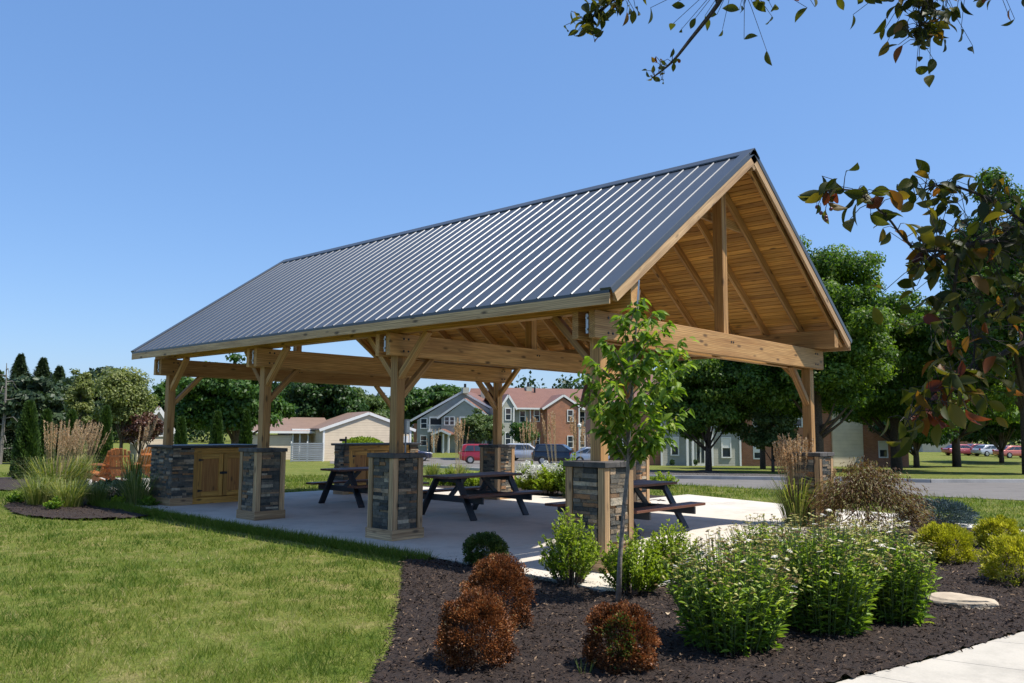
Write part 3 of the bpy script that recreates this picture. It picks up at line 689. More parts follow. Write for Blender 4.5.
pt = picnic(); labs = ['picnic table behind the near stone pillar, its sunlit bench end sticking out to the right',
        'dark picnic table in the middle of the slab, seen between the two front-left stone pillars',
        'farthest dark picnic table, end on, beside the bar counter at the back']
for i, (x, y) in enumerate(((3.03, 1.72), (3.05, 5.12), (3.10, 8.33))):
    o = pt if i == 0 else copy_tree(pt); o.location = (x, y, .001); o['label'] = labs[i]

# adirondack chairs
def adiron():
    t = empty('adirondack_chair', (0, 0, 0), 0, 'x', 'chair', 'orange wooden lounge chairs round the fire patio')
    c = MB()   # seat: local +x is forward
    for k in range(6): x = -.22+k*.095; z = .27+.018*k; c.box((x, -.27, z), (x+.085, .27, z+.02))
    c.build('seat', M['chair'], t, .004)
    c = MB(); lean = math.radians(22)
    for k in range(6):
        y = -.26+k*.088; top = .86-abs(k-2.5)**2*.013
        c.beam((-.20, y+.04, .24), (-.20-math.sin(lean)*top, y+.04+(k-2.5)*.012, .24+math.cos(lean)*top), .078, .02, up=(1, 0, 0))
    for hh in (.25, .62): c.beam((-.23-math.sin(lean)*hh, -.27, .24+math.cos(lean)*hh), (-.23-math.sin(lean)*hh, .27, .24+math.cos(lean)*hh), .02, .06)
    c.build('backrest', M['chair'], t, .003)
    for sg in (-1, 1):
        MB().box((-.42, sg*.33-.065, .555), (.40, sg*.33+.065, .578)).build('armrest', M['chair'], t, .004)
        MB().box((.27, sg*.30-.02, .0), (.36, sg*.30+.02, .555)).build('front_leg', M['chair'], t, .004)
        MB().beam((.33, sg*.275, .34), (-.55, sg*.275, .05), .025, .12).build('rear_leg', M['chair'], t, .004)
    return t
ch = adiron(); cl = ['orange wooden adirondack chair seen side on, beside the tall reed grass', 'orange wooden adirondack chair with its slatted back to the lawn', 'orange wooden adirondack chair nearest the bar counter, turned towards the others']
for i, (px, D, rz) in enumerate(((100, 23.0, ROT_FRONT+PI-.15), (125, 23.2, ROT_FRONT+PI/2+.2), (140, 24.6, ROT_FRONT+PI-.5))):
    o = ch if i == 0 else copy_tree(ch); p = gp(px, D); o.location = (p[0], p[1], G0+.035); o.rotation_euler = (0, 0, rz); o['label'] = cl[i]
    o.scale = (.96, .96, .96)

# ------------------------------------------------------------------ foliage builders (all local to the base point)
def crown_points(n, c, rad, K, cr, seed=None, squash=.55, low=-.8):
    """leaf points in clumps through an ellipsoid; returns P, outward dir, clump tone, clump centres"""
    dirs = rdir(K*3); dirs = dirs[dirs[:, 2] > low][:K]; K = len(dirs)
    rr = RG.uniform(.25, 1.0, K)**.5*(1+.22*np.sin(dirs[:, 0]*5+c[0])*np.cos(dirs[:, 1]*4+dirs[:, 2]*3))
    cc = np.asarray(c)+dirs*rr[:, None]*np.asarray(rad)*.88
    size = cr*RG.uniform(.6, 1.25, K)
    w = size**2; w /= w.sum(); idx = RG.choice(K, n, p=w)
    d = rdir(n); d[:, 2] = d[:, 2]*.9+.1; r = RG.random(n)**.55*1.12
    P = cc[idx]+d*(size[idx]*r)[:, None]*np.array([1, 1, squash])
    tone = RG.normal(size=K)*.12
    return P, d, tone[idx], cc
def limb_tree(t, H, cc, r0, mat, zc, nl=9, lean=(0, 0)):
    path = [(0, 0, -.1), (lean[0]*.2, lean[1]*.2, H*.25), (lean[0]*.6, lean[1]*.6, H*.5), (lean[0], lean[1], H*.85)]
    tr = MB().tube(path, [r0*1.25, r0, r0*.7, r0*.2], 9).build('trunk', mat, t, smooth=True)
    b = MB()
    for i in RG.choice(len(cc), min(nl, len(cc)), replace=False):
        q = cc[i]; z0 = min(max(zc*.8, H*.2), q[2])*RG.uniform(.7, 1.)
        s = np.array([lean[0]*z0/H, lean[1]*z0/H, z0]); mid = (s+q)/2+np.array([0, 0, -.06*H])*.3
        b.tube([s, mid, q], [r0*.42, r0*.25, r0*.07], 6)
    b.build('limbs', mat, tr, smooth=True)
def decid(name, label, px, D, top, hw, bot, mat, n=14000, ls=.22, K=70, group=None, trunk=True, cat='tree', clump=.30, r0=.22, base_py=None, bark='bark', squash=.58, dx=0):
    p = gp(px, D); t = empty(name, p, 0, label, cat, group)
    ztop = zpy(px, top, D)-p[2]; zbot = zpy(px, bot, D)-p[2]; R = hw*D/FPX; rz = (ztop-zbot)/2; zc = (ztop+zbot)/2
    Pp, d, tone, cc = crown_points(n, (0, 0, zc), (R*.92, R*.85, rz*.92), K, R*clump, squash=squash*min(1.3, max(.5, rz/R)))
    N_ = nrm(d+rdir(n)*.8+np.array([0, 0, .3])); A = nrm(np.cross(N_, rdir(n))+np.array([0, 0, -.25]))
    leaves('crown', Pp, A, N_, ls*RG.uniform(.7, 1.3, n), ls*.62, mat, t, np.clip(.45+tone+RG.normal(size=n)*.2, 0, 1), 'kite')
    if trunk: limb_tree(t, ztop*.9, cc, r0, M[bark], zbot)
    return t
def conifer(name, label, px, D, top, hw, mat, n=9000, group=None, layers=13, up=0, ls=.3, cat='tree'):
    p = gp(px, D); t = empty(name, p, 0, label, cat, group); H = zpy(px, top, D)-p[2]; R = hw*D/FPX
    k = RG.random(n)**1.05; lay = np.floor(k*layers)/layers; zz = k*.55+lay*.45; h = np.clip(.05+.95*zz+RG.normal(size=n)*.012, 0, 1)
    ang = RG.random(n)*2*PI; nb = 9; ang = (np.floor(ang/(2*PI)*nb)+.5+RG.normal(size=n)*.16)/nb*2*PI+lay*37
    rmax = R*(1-h)**.92*(1+.3*np.sin(ang*3+lay*20))*(1-.35*((k*layers) % 1)); rr = rmax*RG.random(n)**.6+.03
    P = np.stack([np.cos(ang)*rr, np.sin(ang)*rr, h*H-rr*.22+RG.normal(size=n)*H*.008], 1)
    A = np.stack([np.cos(ang), np.sin(ang), -.25+0*ang], 1)+rdir(n)*.5; N_ = nrm(rdir(n)*.4+np.array([0, 0, 1]))
    leaves('crown', P, A, N_, ls*RG.uniform(.6, 1.3, n), ls*.4, mat, t, np.clip(.5+RG.normal(size=n)*.22, 0, 1))
    MB().tube([(0, 0, -.1), (0, 0, H*.96)], [R*.09, .02], 7).build('trunk', M['bark'], t)
    return t
def arbor(label, px, D, top, hw, n=7000, group='arborvitae standing in the beds', ls=.09, base=None):
    p = gp(px, D); t = empty('arborvitae', p, 0, label, 'evergreen', group); H = zpy(px, top, D)-p[2]; R = hw*D/FPX
    h = RG.random(n)**.85; ang = RG.random(n)*2*PI; prof = np.minimum(1, (1-h)**.55)*np.clip(h*9+.55, 0, 1)
    rr = R*prof*(.72+.3*RG.random(n)**.5)*(1+.1*np.sin(ang*5+h*18)); P = np.stack([np.cos(ang)*rr, np.sin(ang)*rr, h*H*.97+.02], 1)
    A = np.stack([np.cos(ang)*.45, np.sin(ang)*.45, 1+0*ang], 1)+rdir(n)*.45; N_ = np.stack([-np.sin(ang), np.cos(ang), 0*ang], 1)+rdir(n)*.7
    leaves('crown', P, A, nrm(N_), ls*RG.uniform(.7, 1.5, n)*1.3, ls*.6, M['arb'], t, np.clip(.45+RG.normal(size=n)*.22+.15*np.sin(ang*5+h*18), 0, 1))
    MB().tube([(0, 0, -.05), (0, 0, H*.8)], [R*.12, .02], 7).build('trunk', M['bark'], t)
    return t

# far woods as one mass behind everything
n = 90000; K = 900
Dk = RG.uniform(150, 200, K); tk = RG.uniform(-1.2, 1.2, K); hk = RG.uniform(.2, 1, K)*9.5*(1+.25*np.sin(tk*17)+.15*np.sin(tk*41)); rk = RG.uniform(2.2, 4.2, K)
cx = CAM[0]+FH[0]*Dk+RT[0]*tk*Dk; cy = CAM[1]+FH[1]*Dk+RT[1]*tk*Dk
idx = RG.integers(0, K, n); d = rdir(n); P = np.stack([cx[idx], cy[idx], gzD(150)+hk[idx]], 1)+d*(rk[idx]*RG.random(n)**.4)[:, None]
P[:, 2] = np.maximum(P[:, 2], gzD(150)+.1)
o = leaves('distant_woods', P, rdir(n), nrm(d+rdir(n)*.6), .9, .7, M['wood_far'], None, np.clip(.45+RG.normal(size=n)*.25, 0, 1)); props(o, kind='stuff')

# left background
g_ = 'dark spruces at the far left'
for i, (px, top, hw, lab) in enumerate(((16, 356, 12, 'tall slim dark spruce with the highest tip at the far left'), (39, 360, 17, 'broad dark spruce second from the left edge, behind the round-topped arborvitae'), (56, 368, 15, 'shorter dark spruce beside the pale birch-like tree'), (-6, 372, 16, 'dark spruce cut off by the left edge of the picture'))):
    conifer('spruce_tree', lab, px, 66+i*2, top-2, hw+24, M['spruce'], 40000, g_, layers=19, ls=.2)
decid('pine_tree', 'broad dark pine with layered boughs filling the left edge below the spruce tips', 26, 58, 372, 46, 446, M['spruce'], 22000, .4, 60, 'broad pines at the far left', squash=.35, bark='bark')
decid('pine_tree', 'dark round-headed pine behind the two pale trees', 92, 64, 364, 40, 440, M['spruce'], 15000, .42, 60, 'broad pines at the far left', squash=.6)
decid('birch_tree', 'narrow pale green birch left of the orange chairs', 79, 42, 360, 14, 436, M['birch'], 9000, .13, 60, 'pale young birches', r0=.07, clump=.30)
decid('birch_tree', 'wider pale green birch right above the orange chairs', 122, 40, 362, 27, 436, M['birch'], 15000, .13, 90, 'pale young birches', r0=.08, clump=.4)
decid('plum_tree', 'small purple-brown plum tree between the pale birch and the corner post', 141, 40, 398, 20, 452, M['purple'], 7000, .13, 45, r0=.07, cat='tree')
t = empty('dead_tree', gp(2, 55), 0, 'bare grey dead tree with drooping branches at the left edge', 'tree'); H = zpy(2, 363, 55)-gzD(55)
b = MB(); b.tube([(0, 0, 0), (.1, 0, H*.5), (0, 0, H)], [.14, .1, .02], 7); b.build('trunk', M['barkdead'], t)
b = MB()
for k in range(14):
    z = H*(.15+.06*k); a = k*2.3; L_ = 1.9*(1-k/18); b.tube([(0, 0, z), (math.cos(a)*L_*.6, math.sin(a)*L_*.6, z+.1), (math.cos(a)*L_, math.sin(a)*L_, z-.35)], [.04, .025, .01], 5)
b.build('branches', M['barkdead'], t)
arbor('large round-topped arborvitae at the left edge behind the tall reed grass', 28, 27.5, 402, 12.5, 9000)
arbor('smaller arborvitae just right of the large round-topped one', 46, 31, 410, 9.5, 6000)
arbor('short arborvitae behind the tan plumes, left of the pale birch foot', 71, 32, 411, 10, 6000)
arbor('slim dark arborvitae right behind the orange chairs', 105, 30, 407, 8.5, 6000)
arbor('arborvitae seen just right of the pavilion corner post above the bar', 181, 31, 418, 7, 5000)
arbor('arborvitae above the bar counter, left one of the pair', 217, 30, 412, 7.5, 5500)
arbor('arborvitae above the bar counter, nearest the second timber post', 246, 31, 411, 7, 5500)
g_ = 'leafy trees behind the garages'
decid('maple_tree', 'big round green maple behind the corner posts, rising above the left tie beam', 236, 58, 351, 58, 446, M['maple'], 30000, .30, 130, g_, clump=.2, r0=.3)
decid('maple_tree', 'green maple crown glimpsed left of the corner post', 178, 66, 372, 34, 446, M['maple'], 14000, .32, 70, g_, clump=.24)
decid('maple_tree', 'very dark green maple between the second and third timber posts', 322, 92, 362, 44, 440, M['mapledark'], 18000, .45, 90, g_, clump=.24)
decid('ash_tree', 'light green spreading tree above the cream garage gable', 362, 100, 386, 50, 436, M['lighttree'], 18000, .45, 100, g_, clump=.2)
decid('maple_tree', 'dense mid-green tree left of the grey apartment gable', 425, 125, 379, 46, 438, M['maple'], 18000, .55, 100, g_, clump=.2)
decid('maple_tree', 'dark rounded tree top behind the far left maple', 290, 110, 380, 40, 440, M['mapledark'], 14000, .5, 80, g_, clump=.24)
decid('ornamental_tree', 'small green tree in front of the grey apartment building, left of the stone pillar', 480, 84, 409, 24, 449, M['lighttree'], 10000, .26, 70, None, clump=.28, r0=.1)
decid('ornamental_tree', 'green tree in front of the apartments, right of the far timber post', 524, 88, 416, 15, 450, M['maple'], 5000, .28, 40, None, clump=.3, r0=.08)

# right background
g_ = 'mature maples on the right lawn'
decid('maple_tree', 'low-branched dark maple under the crabapple leaves, left of the far parked cars', 915, 66, 392, 46, 452, M['mapledark'], 22000, .26, 90, g_, clump=.24, r0=.2)
decid('maple_tree', 'low-branched dark maple right above the far parked cars at the right edge', 1000, 84, 388, 60, 452, M['mapledark'], 24000, .34, 90, g_, clump=.24, r0=.2)
decid('maple_tree', 'dark maple seen through the right gable opening with its trunk on the mulch ring', 708, 47, 326, 66, 456, M['maplelow'], 60000, .20, 150, g_, clump=.19, r0=.16)
decid('maple_tree', 'tall dark maple behind the front right post and roof corner', 818, 45, 222, 92, 456, M['maplelow'], 90000, .21, 200, g_, clump=.17, r0=.24)
decid('maple_tree', 'maple filling the gap between the two nearer trunks before the apartment roof', 762, 56, 336, 58, 440, M['maplelow'], 40000, .24, 110, g_, clump=.2, r0=.16)
decid('maple_tree', 'dark maple crown between the roof corner and the crabapple twigs', 895, 54, 275, 84, 468, M['maplelow'], 60000, .25, 170, g_, clump=.18, r0=.3)
decid('maple_tree', 'tall maple at the right edge with a thick dark trunk on the lawn', 1030, 46, 150, 88, 472, M['maplelow'], 80000, .22, 190, g_, clump=.17, r0=.42)
decid('maple_tree', 'sunlit maple tops far behind between the right hand maples', 955, 72, 290, 76, 456, M['maplelow'], 36000, .42, 110, g_, clump=.2, r0=.3)
decid('maple_tree', 'maple behind the right apartment roof seen through the gable opening', 745, 90, 300, 84, 440, M['maple'], 28000, .45, 110, g_, clump=.2, r0=.3)
decid('ornamental_tree', 'small yellowish-green tree low between the two brick windows', 772, 46, 405, 34, 458, M['lighttree'], 9000, .15, 80, None, clump=.24, r0=.08)
for px, D, hw, lab in ((672, 66, 2.6, 'left clipped round shrub by the white door portico'), (695, 65, 2.6, 'right clipped round shrub beside the trunk and door')):
    decid('clipped_shrub', lab, px, D, 459, hw, 466, M['mapledark'], 1500, .07, 30, 'clipped shrubs at the apartment door', False, 'shrub')

# ------------------------------------------------------------------ buildings (local x right, y away, z up)
def window(t, x, z, w, h, y=0., mull=True):
    f = MB(); b = .1
    f.box((x-w/2-b, y-.07, z-h/2-b), (x+w/2+b, y-.003, z-h/2)); f.box((x-w/2-b, y-.07, z+h/2), (x+w/2+b, y-.003, z+h/2+b)); f.box((x-w/2-b, y-.07, z-h/2), (x-w/2, y-.003, z+h/2)); f.box((x+w/2, y-.07, z-h/2), (x+w/2+b, y-.003, z+h/2))
    if mull: f.box((x-w/2, y-.05, z-.035), (x+w/2, y-.003, z+.035))
    o = f.build('window', M['white'], t)
    MB().box((x-w/2, y-.03, z-h/2), (x+w/2, y-.004, z+h/2)).build('pane', M['glass'], o)
    return o
def gable_roof_x(t, x0, x1, ye, yr, ze, zr, mat, ov=.4, name='roof'):
    """ridge parallel to x"""
    mb = MB(); th_ = .15; sl = (zr-ze)/(yr-ye); zo = ze-ov*sl; yb = 2*yr-ye
    mb.prism([(ye-ov, zo), (yr, zr), (yb+ov, zo), (yb+ov, zo+th_), (yr, zr+th_*1.2), (ye-ov, zo+th_)], x0-ov, x1+ov, 'yz')
    o = mb.build(name, mat, t); MB().box((x0-ov, ye-ov-.1, zo-.06), (x1+ov, ye-ov-.005, zo+th_)).build('gutter', M['white'], o); return o
def gable_roof_y(t, x0, x1, y0, y1, ze, zr, mat, ov=.35, name='roof', fo=.08):
    """ridge runs away from the viewer; white rake boards on the front"""
    xm = (x0+x1)/2; sl = (zr-ze)/(xm-x0); zo = ze-ov*sl; th_ = .14
    o = MB().prism([(x0-ov, zo), (xm, zr), (x1+ov, zo), (x1+ov, zo+th_), (xm, zr+th_*1.2), (x0-ov, zo+th_)], y0-fo, y1, 'xz').build(name, mat, t)
    r = MB(); 
    for s in (-1, 1): r.beam((xm, y0-fo-.03, zr-.02), (xm+s*(xm-x0+ov), y0-fo-.03, zo-.02), .05, .26)
    r.build('rake_trim', M['white'], o); return o
def wallbox(t, x0, x1, y0, y1, z1, mat, gable=None, name='wall'):
    mb = MB()
    if gable: mb.prism([(x0, -.6), (x1, -.6), (x1, z1), ((x0+x1)/2, gable), (x0, z1)], y0, y1, 'xz')
    else: mb.box((x0, y0, -.6), (x1, y1, z1))
    return mb.build(name, mat, t)

# grey gabled apartment block, far
D = 110; s = D/FPX; p = gp(413, D); bA = empty('apartment_building', p, ROT_FRONT-.14, 'grey sided apartment building with a wide gable and small balconies beyond the red minivan', 'building')
X = lambda px: (px-413)*s*1.005; Z = lambda py: (452-py)*s
wallbox(bA, X(417), X(508), 0, 14, Z(421), M['sidegrey'], Z(393.5)); wallbox(bA, X(413), X(416.9), .3, 14, Z(424), M['brick'])
gable_roof_y(bA, X(413), X(512), 0, 14, Z(420), Z(392.5), M['shingle'])
wallbox(bA, X(445), X(490), -2.0, -.02, Z(419), M['sidegrey'], Z(402)); gable_roof_y(bA, X(443), X(492), -2, .5, Z(417.5), Z(400.5), M['shingle'], .3)
for px, py, w, h in ((424, 424, .75, 1.2), (424, 441, .75, 1.2)): window(bA, X(px), Z(py), w, h)
for px, py in ((450.5, 421.5), (455.5, 421.5)): window(bA, X(px), Z(py), .5, .95, -2.0)
for px, y in ((436.5, 0), (470, -2.0)):
    o = MB().box((X(px-6), y-.06, Z(431)), (X(px+6), y-.002, Z(419.5))).build('balcony_opening', M['dark'], bA)
    r = MB(); 
    for k in range(14): r.box((X(px-6.5)+k*.13, y-.9, Z(431)), (X(px-6.5)+k*.13+.05, y-.86, Z(426)))
    r.box((X(px-7), y-.92, Z(426)), (X(px+7), y-.84, Z(426)+.1)); r.box((X(px-7), y-.95, Z(431)-.2), (X(px+7), y-.06, Z(431))); r.build('railing', M['white'], o)
    fr = MB(); fr.box((X(px-7), y-.12, Z(431)), (X(px-6), y-.063, Z(418.5))); fr.box((X(px+6), y-.12, Z(431)), (X(px+7), y-.063, Z(418.5))); fr.box((X(px-7), y-.12, Z(418.4)), (X(px+7), y-.063, Z(417.3))); fr.build('frame', M['white'], o)
MB().box((X(430), -.05, 0), (X(443), -.002, Z(436))).build('ground_opening', M['dark'], bA); MB().box((X(462), -2.06, 0), (X(482), -2.002, Z(436))).build('ground_opening', M['dark'], bA)
gable_roof_y(bA, X(441), X(457), -4.4, -2.02, Z(434), Z(430.5), M['shingle'], .2, 'porch_roof')
for px in (442, 451, 456): MB().box((X(px)-.1, -4.3, 0), (X(px)+.1, -4.1, Z(434))).build('porch_column', M['white'], bA)
o = MB().box((X(470), 8, Z(400)), (X(478), 9.2, Z(385.5))).build('chimney', M['sidegrey'], bA)
gable_roof_x(bA, X(458), X(520), 5, 11, Z(413), Z(386.5), M['shingle'], name='rear_roof')
# brick and grey block
bB = empty('apartment_building', gp(500, 104), ROT_FRONT+.25, 'brick and grey apartment building with a long red roof behind the dark blue car', 'building')
s = 104/FPX; X = lambda px: (px-500)*s*1.003; Z = lambda py: (453-py)*s
wallbox(bB, X(498), X(531), .5, 11, Z(407), M['sidegrey']); wallbox(bB, X(531), X(546), .3, 11, Z(407), M['brick']); wallbox(bB, X(546), X(579), -1.2, 10, Z(407), M['brick'], Z(397)); wallbox(bB, X(579), X(690), .4, 11, Z(407), M['sidegrey'])
gable_roof_x(bB, X(503), X(690), 0.3, 6, Z(407), Z(386.5), M['shingle'])
gable_roof_y(bB, X(544), X(582), -1.2, 5.5, Z(406.5), Z(394.5), M['shingle'], .4)
wallbox(bB, X(501), X(513), -.6, .45, Z(407), M['sidegrey'], Z(396)); gable_roof_y(bB, X(500), X(514), -.6, 4, Z(406), Z(395), M['shingle'], .25)
for px, py, y in ((524, 416, .5), (524, 438, .5), (538.5, 415, .3), (538.5, 440, .3), (570, 415, -1.2), (570, 441, -1.2), (587, 416, .4), (587, 441, .4), (507, 414, -.6), (507, 438, -.6), (606, 416, .4), (606, 441, .4), (628, 416, .4), (628, 441, .4), (650, 416, .4)): window(bB, X(px), Z(py), .62, 1.35, y)
for px, y in ((512.6, -.68), (531.5, .2), (579, -1.3)): MB().box((X(px)-.07, y-.08, 0), (X(px)+.07, y-.005, Z(407))).build('downspout', M['white'], bB)
for px, zt in ((541, 384), (473, 386)):
    o = MB().box((X(px-3), 5, Z(392)), (X(px+3), 6.2, Z(zt))).build('chimney', M['sidegrey'], bB)
    MB().cyl((X(px), 5.6, Z(zt)), (X(px), 5.6, Z(zt-4)), .16).build('flue', M['black'], o)
MB().cyl((X(546), 4.6, Z(392)), (X(546), 4.6, Z(385)), .12).build('flue', M['black'], bB)

# near right apartment building
D = 68; s = D/FPX; bC = empty('apartment_building', gp(650, D), ROT_FRONT+.03, 'low brick and grey apartment building with a white door portico under the dark maples', 'building')
X = lambda px: (px-650)*s; Z = lambda py: (465-py)*s
wallbox(bC, X(600), X(661), .3, 10, Z(402), M['brick']); wallbox(bC, X(661), X(740), 0, 10, Z(402), M['sidegrey']); wallbox(bC, X(740), X(834), .3, 10, Z(402), M['brick']); wallbox(bC, X(834), X(865), .1, 10, Z(402), M['sidetan']); wallbox(bC, X(865), X(912), .3, 10, Z(402), M['brick'])
gable_roof_x(bC, X(600), X(912), 0, 5.5, Z(402), Z(370), M['shingle'])
for px, py, w, h, y in ((674.5, 446, .5, 1.35, 0), (726, 447, .62, 1.5, 0), (759, 451.5, .62, .95, .3), (625, 447, .6, 1.4, .3), (800, 450, .6, .95, .3), (886, 448, .6, 1.2, .3), (674.5, 418, .5, 1.2, 0), (726, 418, .6, 1.2, 0), (759, 418, .6, 1.2, .3), (800, 418, .6, 1.2, .3)):
    o = window(bC, X(px), Z(py), w, h, y)
    MB().box((X(px)-w/2+.005, y-.036, Z(py)+.04), (X(px)+w/2-.005, y-.0305, Z(py)+h/2-.01)).build('blind', M['white'], o)
MB().box((X(683.5), -1.0, Z(432.5)), (X(710), 0, Z(429.5))).build('portico_roof', M['white'], bC)
for px in (684.5, 690, 709): MB().box((X(px)-.09, -.95, 0), (X(px)+.09, -.77, Z(432.5))).build('portico_column', M['white'], bC)
MB().box((X(690), -.04, 0), (X(708), -.002, Z(432.5))).build('entrance_recess', M['sidegrey'], bC)
o = MB().box((X(695), -.09, 0), (X(705), -.045, Z(436))).build('door', M['white'], bC)
for a, b in ((696.3, 699.3), (700.7, 703.7)): MB().box((X(a), -.1, Z(462)), (X(b), -.0905, Z(438))).build('door_pane', M['glass'], o)
for px in (661.2, 740): MB().box((X(px)-.07, -.1, 0), (X(px)+.07, -.003, Z(402))).build('downspout', M['white'], bC)

# cream garages
D = 78; s = D/FPX; X = lambda px: (px-322)*s; Z = lambda py: (462-py)*s
gA = empty('garage', gp(322, D), ROT_FRONT+.42, 'cream sided garage with a brown shingle roof, its white trimmed gable facing the pavilion', 'garage', 'cream garages')
wallbox(gA, X(323.5), X(414), 0, 9, Z(431.5), M['sidecream'], Z(415)); gable_roof_y(gA, X(323), X(415), 0, 9, Z(430), Z(414), M['shinglebrown'], .35)
MB().box((X(323), -.04, 0), (X(325), -.002, Z(431))).build('corner_trim', M['white'], gA); MB().box((X(412.5), -.04, 0), (X(414.3), -.002, Z(431))).build('corner_trim', M['white'], gA)
MB().box((X(400), -.05, 0), (X(411), -.003, Z(437))).build('garage_door', M['white'], gA)
gB = empty('garage', gp(290, D+3), ROT_FRONT+.42, 'longer cream garage wing to the left with a brown roof running back towards the trees', 'garage', 'cream garages'); s = (D+3)/FPX; X = lambda px: (px-290)*s; Z = lambda py: (461-py)*s
wallbox(gB, X(248), X(292), 0, 8, Z(437), M['sidecream']); gable_roof_x(gB, X(248), X(330), .0, 4.5, Z(433.5), Z(420.5), M['shinglebrown'], .3)
wallbox(gB, X(292), X(326), 1.5, 8, Z(431), M['sidecream'])
o = MB(); o.box((X(292), -.05, Z(433.5)), (X(324), .4, Z(430.5))); pg = o.build('porch_header', M['white'], gB)
for px in (293, 300, 308, 316, 323): MB().box((X(px)-.06, .0, 0), (X(px)+.06, .12, Z(433.6))).build('porch_post', M['white'], gB)
for px in (294, 301, 309, 317): MB().beam((X(px)+.1, .06, Z(441)), (X(px)+.1, .06, Z(434.5)), .14, .14).build('post_bracket', M['black'], gB)
fn = empty('slat_fence', gp(308, D-1.5), ROT_FRONT+.4, 'grey horizontal slat screen between the two cream garages', 'fence'); s = (D-1.5)/FPX
mb = MB()
for k in range(9): mb.box((-15.5*s, 0, .05+k*.19), (15.5*s, .04, .19+k*.19))
mb.build('slats', M['slat'], fn)
for x in (-15.5, 0, 15.5): MB().box((x*s-.05, .041, -.3), (x*s+.05, .12, 1.85)).build('fence_post', M['white'], fn)
# small far house left
D = 62; s = D/FPX; X = lambda px: (px-158)*s; Z = lambda py: (462-py)*s
hs = empty('house', gp(158, D), ROT_FRONT+.5, 'small pale house with a steep gable glimpsed left of the corner post', 'house')
wallbox(hs, X(140), X(176), 0, 7, Z(436), M['sidecream'], Z(409)); gable_roof_y(hs, X(139), X(177), 0, 7, Z(436), Z(407), M['shinglebrown'], .3)
window(hs, X(158), Z(428), .7, .9)
# hedge behind the back bar
p = gp(363, 60); t = empty('hedge', p, ROT_FRONT, 'clipped light green hedge in front of the cream garage gable, above the back bar', 'hedge'); n = 14000; s = 60/FPX
P = np.stack([RG.uniform(-25, 25, n)*s, RG.uniform(-.8, .8, n), RG.uniform(0, 1, n)**.5], 1); ht = (zpy(360, 437, 60)-p[2]); P[:, 2] *= ht*(1-.4*np.abs(P[:, 0]/(26*s))**2.5)*(1-.2*(P[:, 1]/.8)**2)
leaves('foliage', P, rdir(n)+np.array([0, 0, .5]), rdir(n), .13, .09, M['ninebark'], t, np.clip(.35+RG.normal(size=n)*.2, 0, 1))
# lamps
def lamp(px, D, top, lab):
    p = gp(px, D); H = zpy(px, top, D)-p[2]; t = empty('street_lamp', p, 0, lab, 'street lamp', 'white lamp posts by the car park')
    MB().tube([(0, 0, -.05), (0, 0, H*.88)], [.08, .06], 10).build('pole', M['white'], t); MB().tube([(0, 0, H*.88), (0, 0, H*.9), (0, 0, H*.97), (0, 0, H)], [.07, .2, .22, .05], 12).build('lantern', M['white'], t)
lamp(579.5, 92, 423.5, 'white lamp post beside the brick wall, left of the near timber post'); lamp(513, 90, 424, 'white lamp post right of the far stone pillar, before the small tree')
sg = empty('sign_post', gp(577.5, 86), ROT_FRONT, 'white sign on a short post at the parking edge', 'sign'); 

bpy.data.objects.remove(sg)
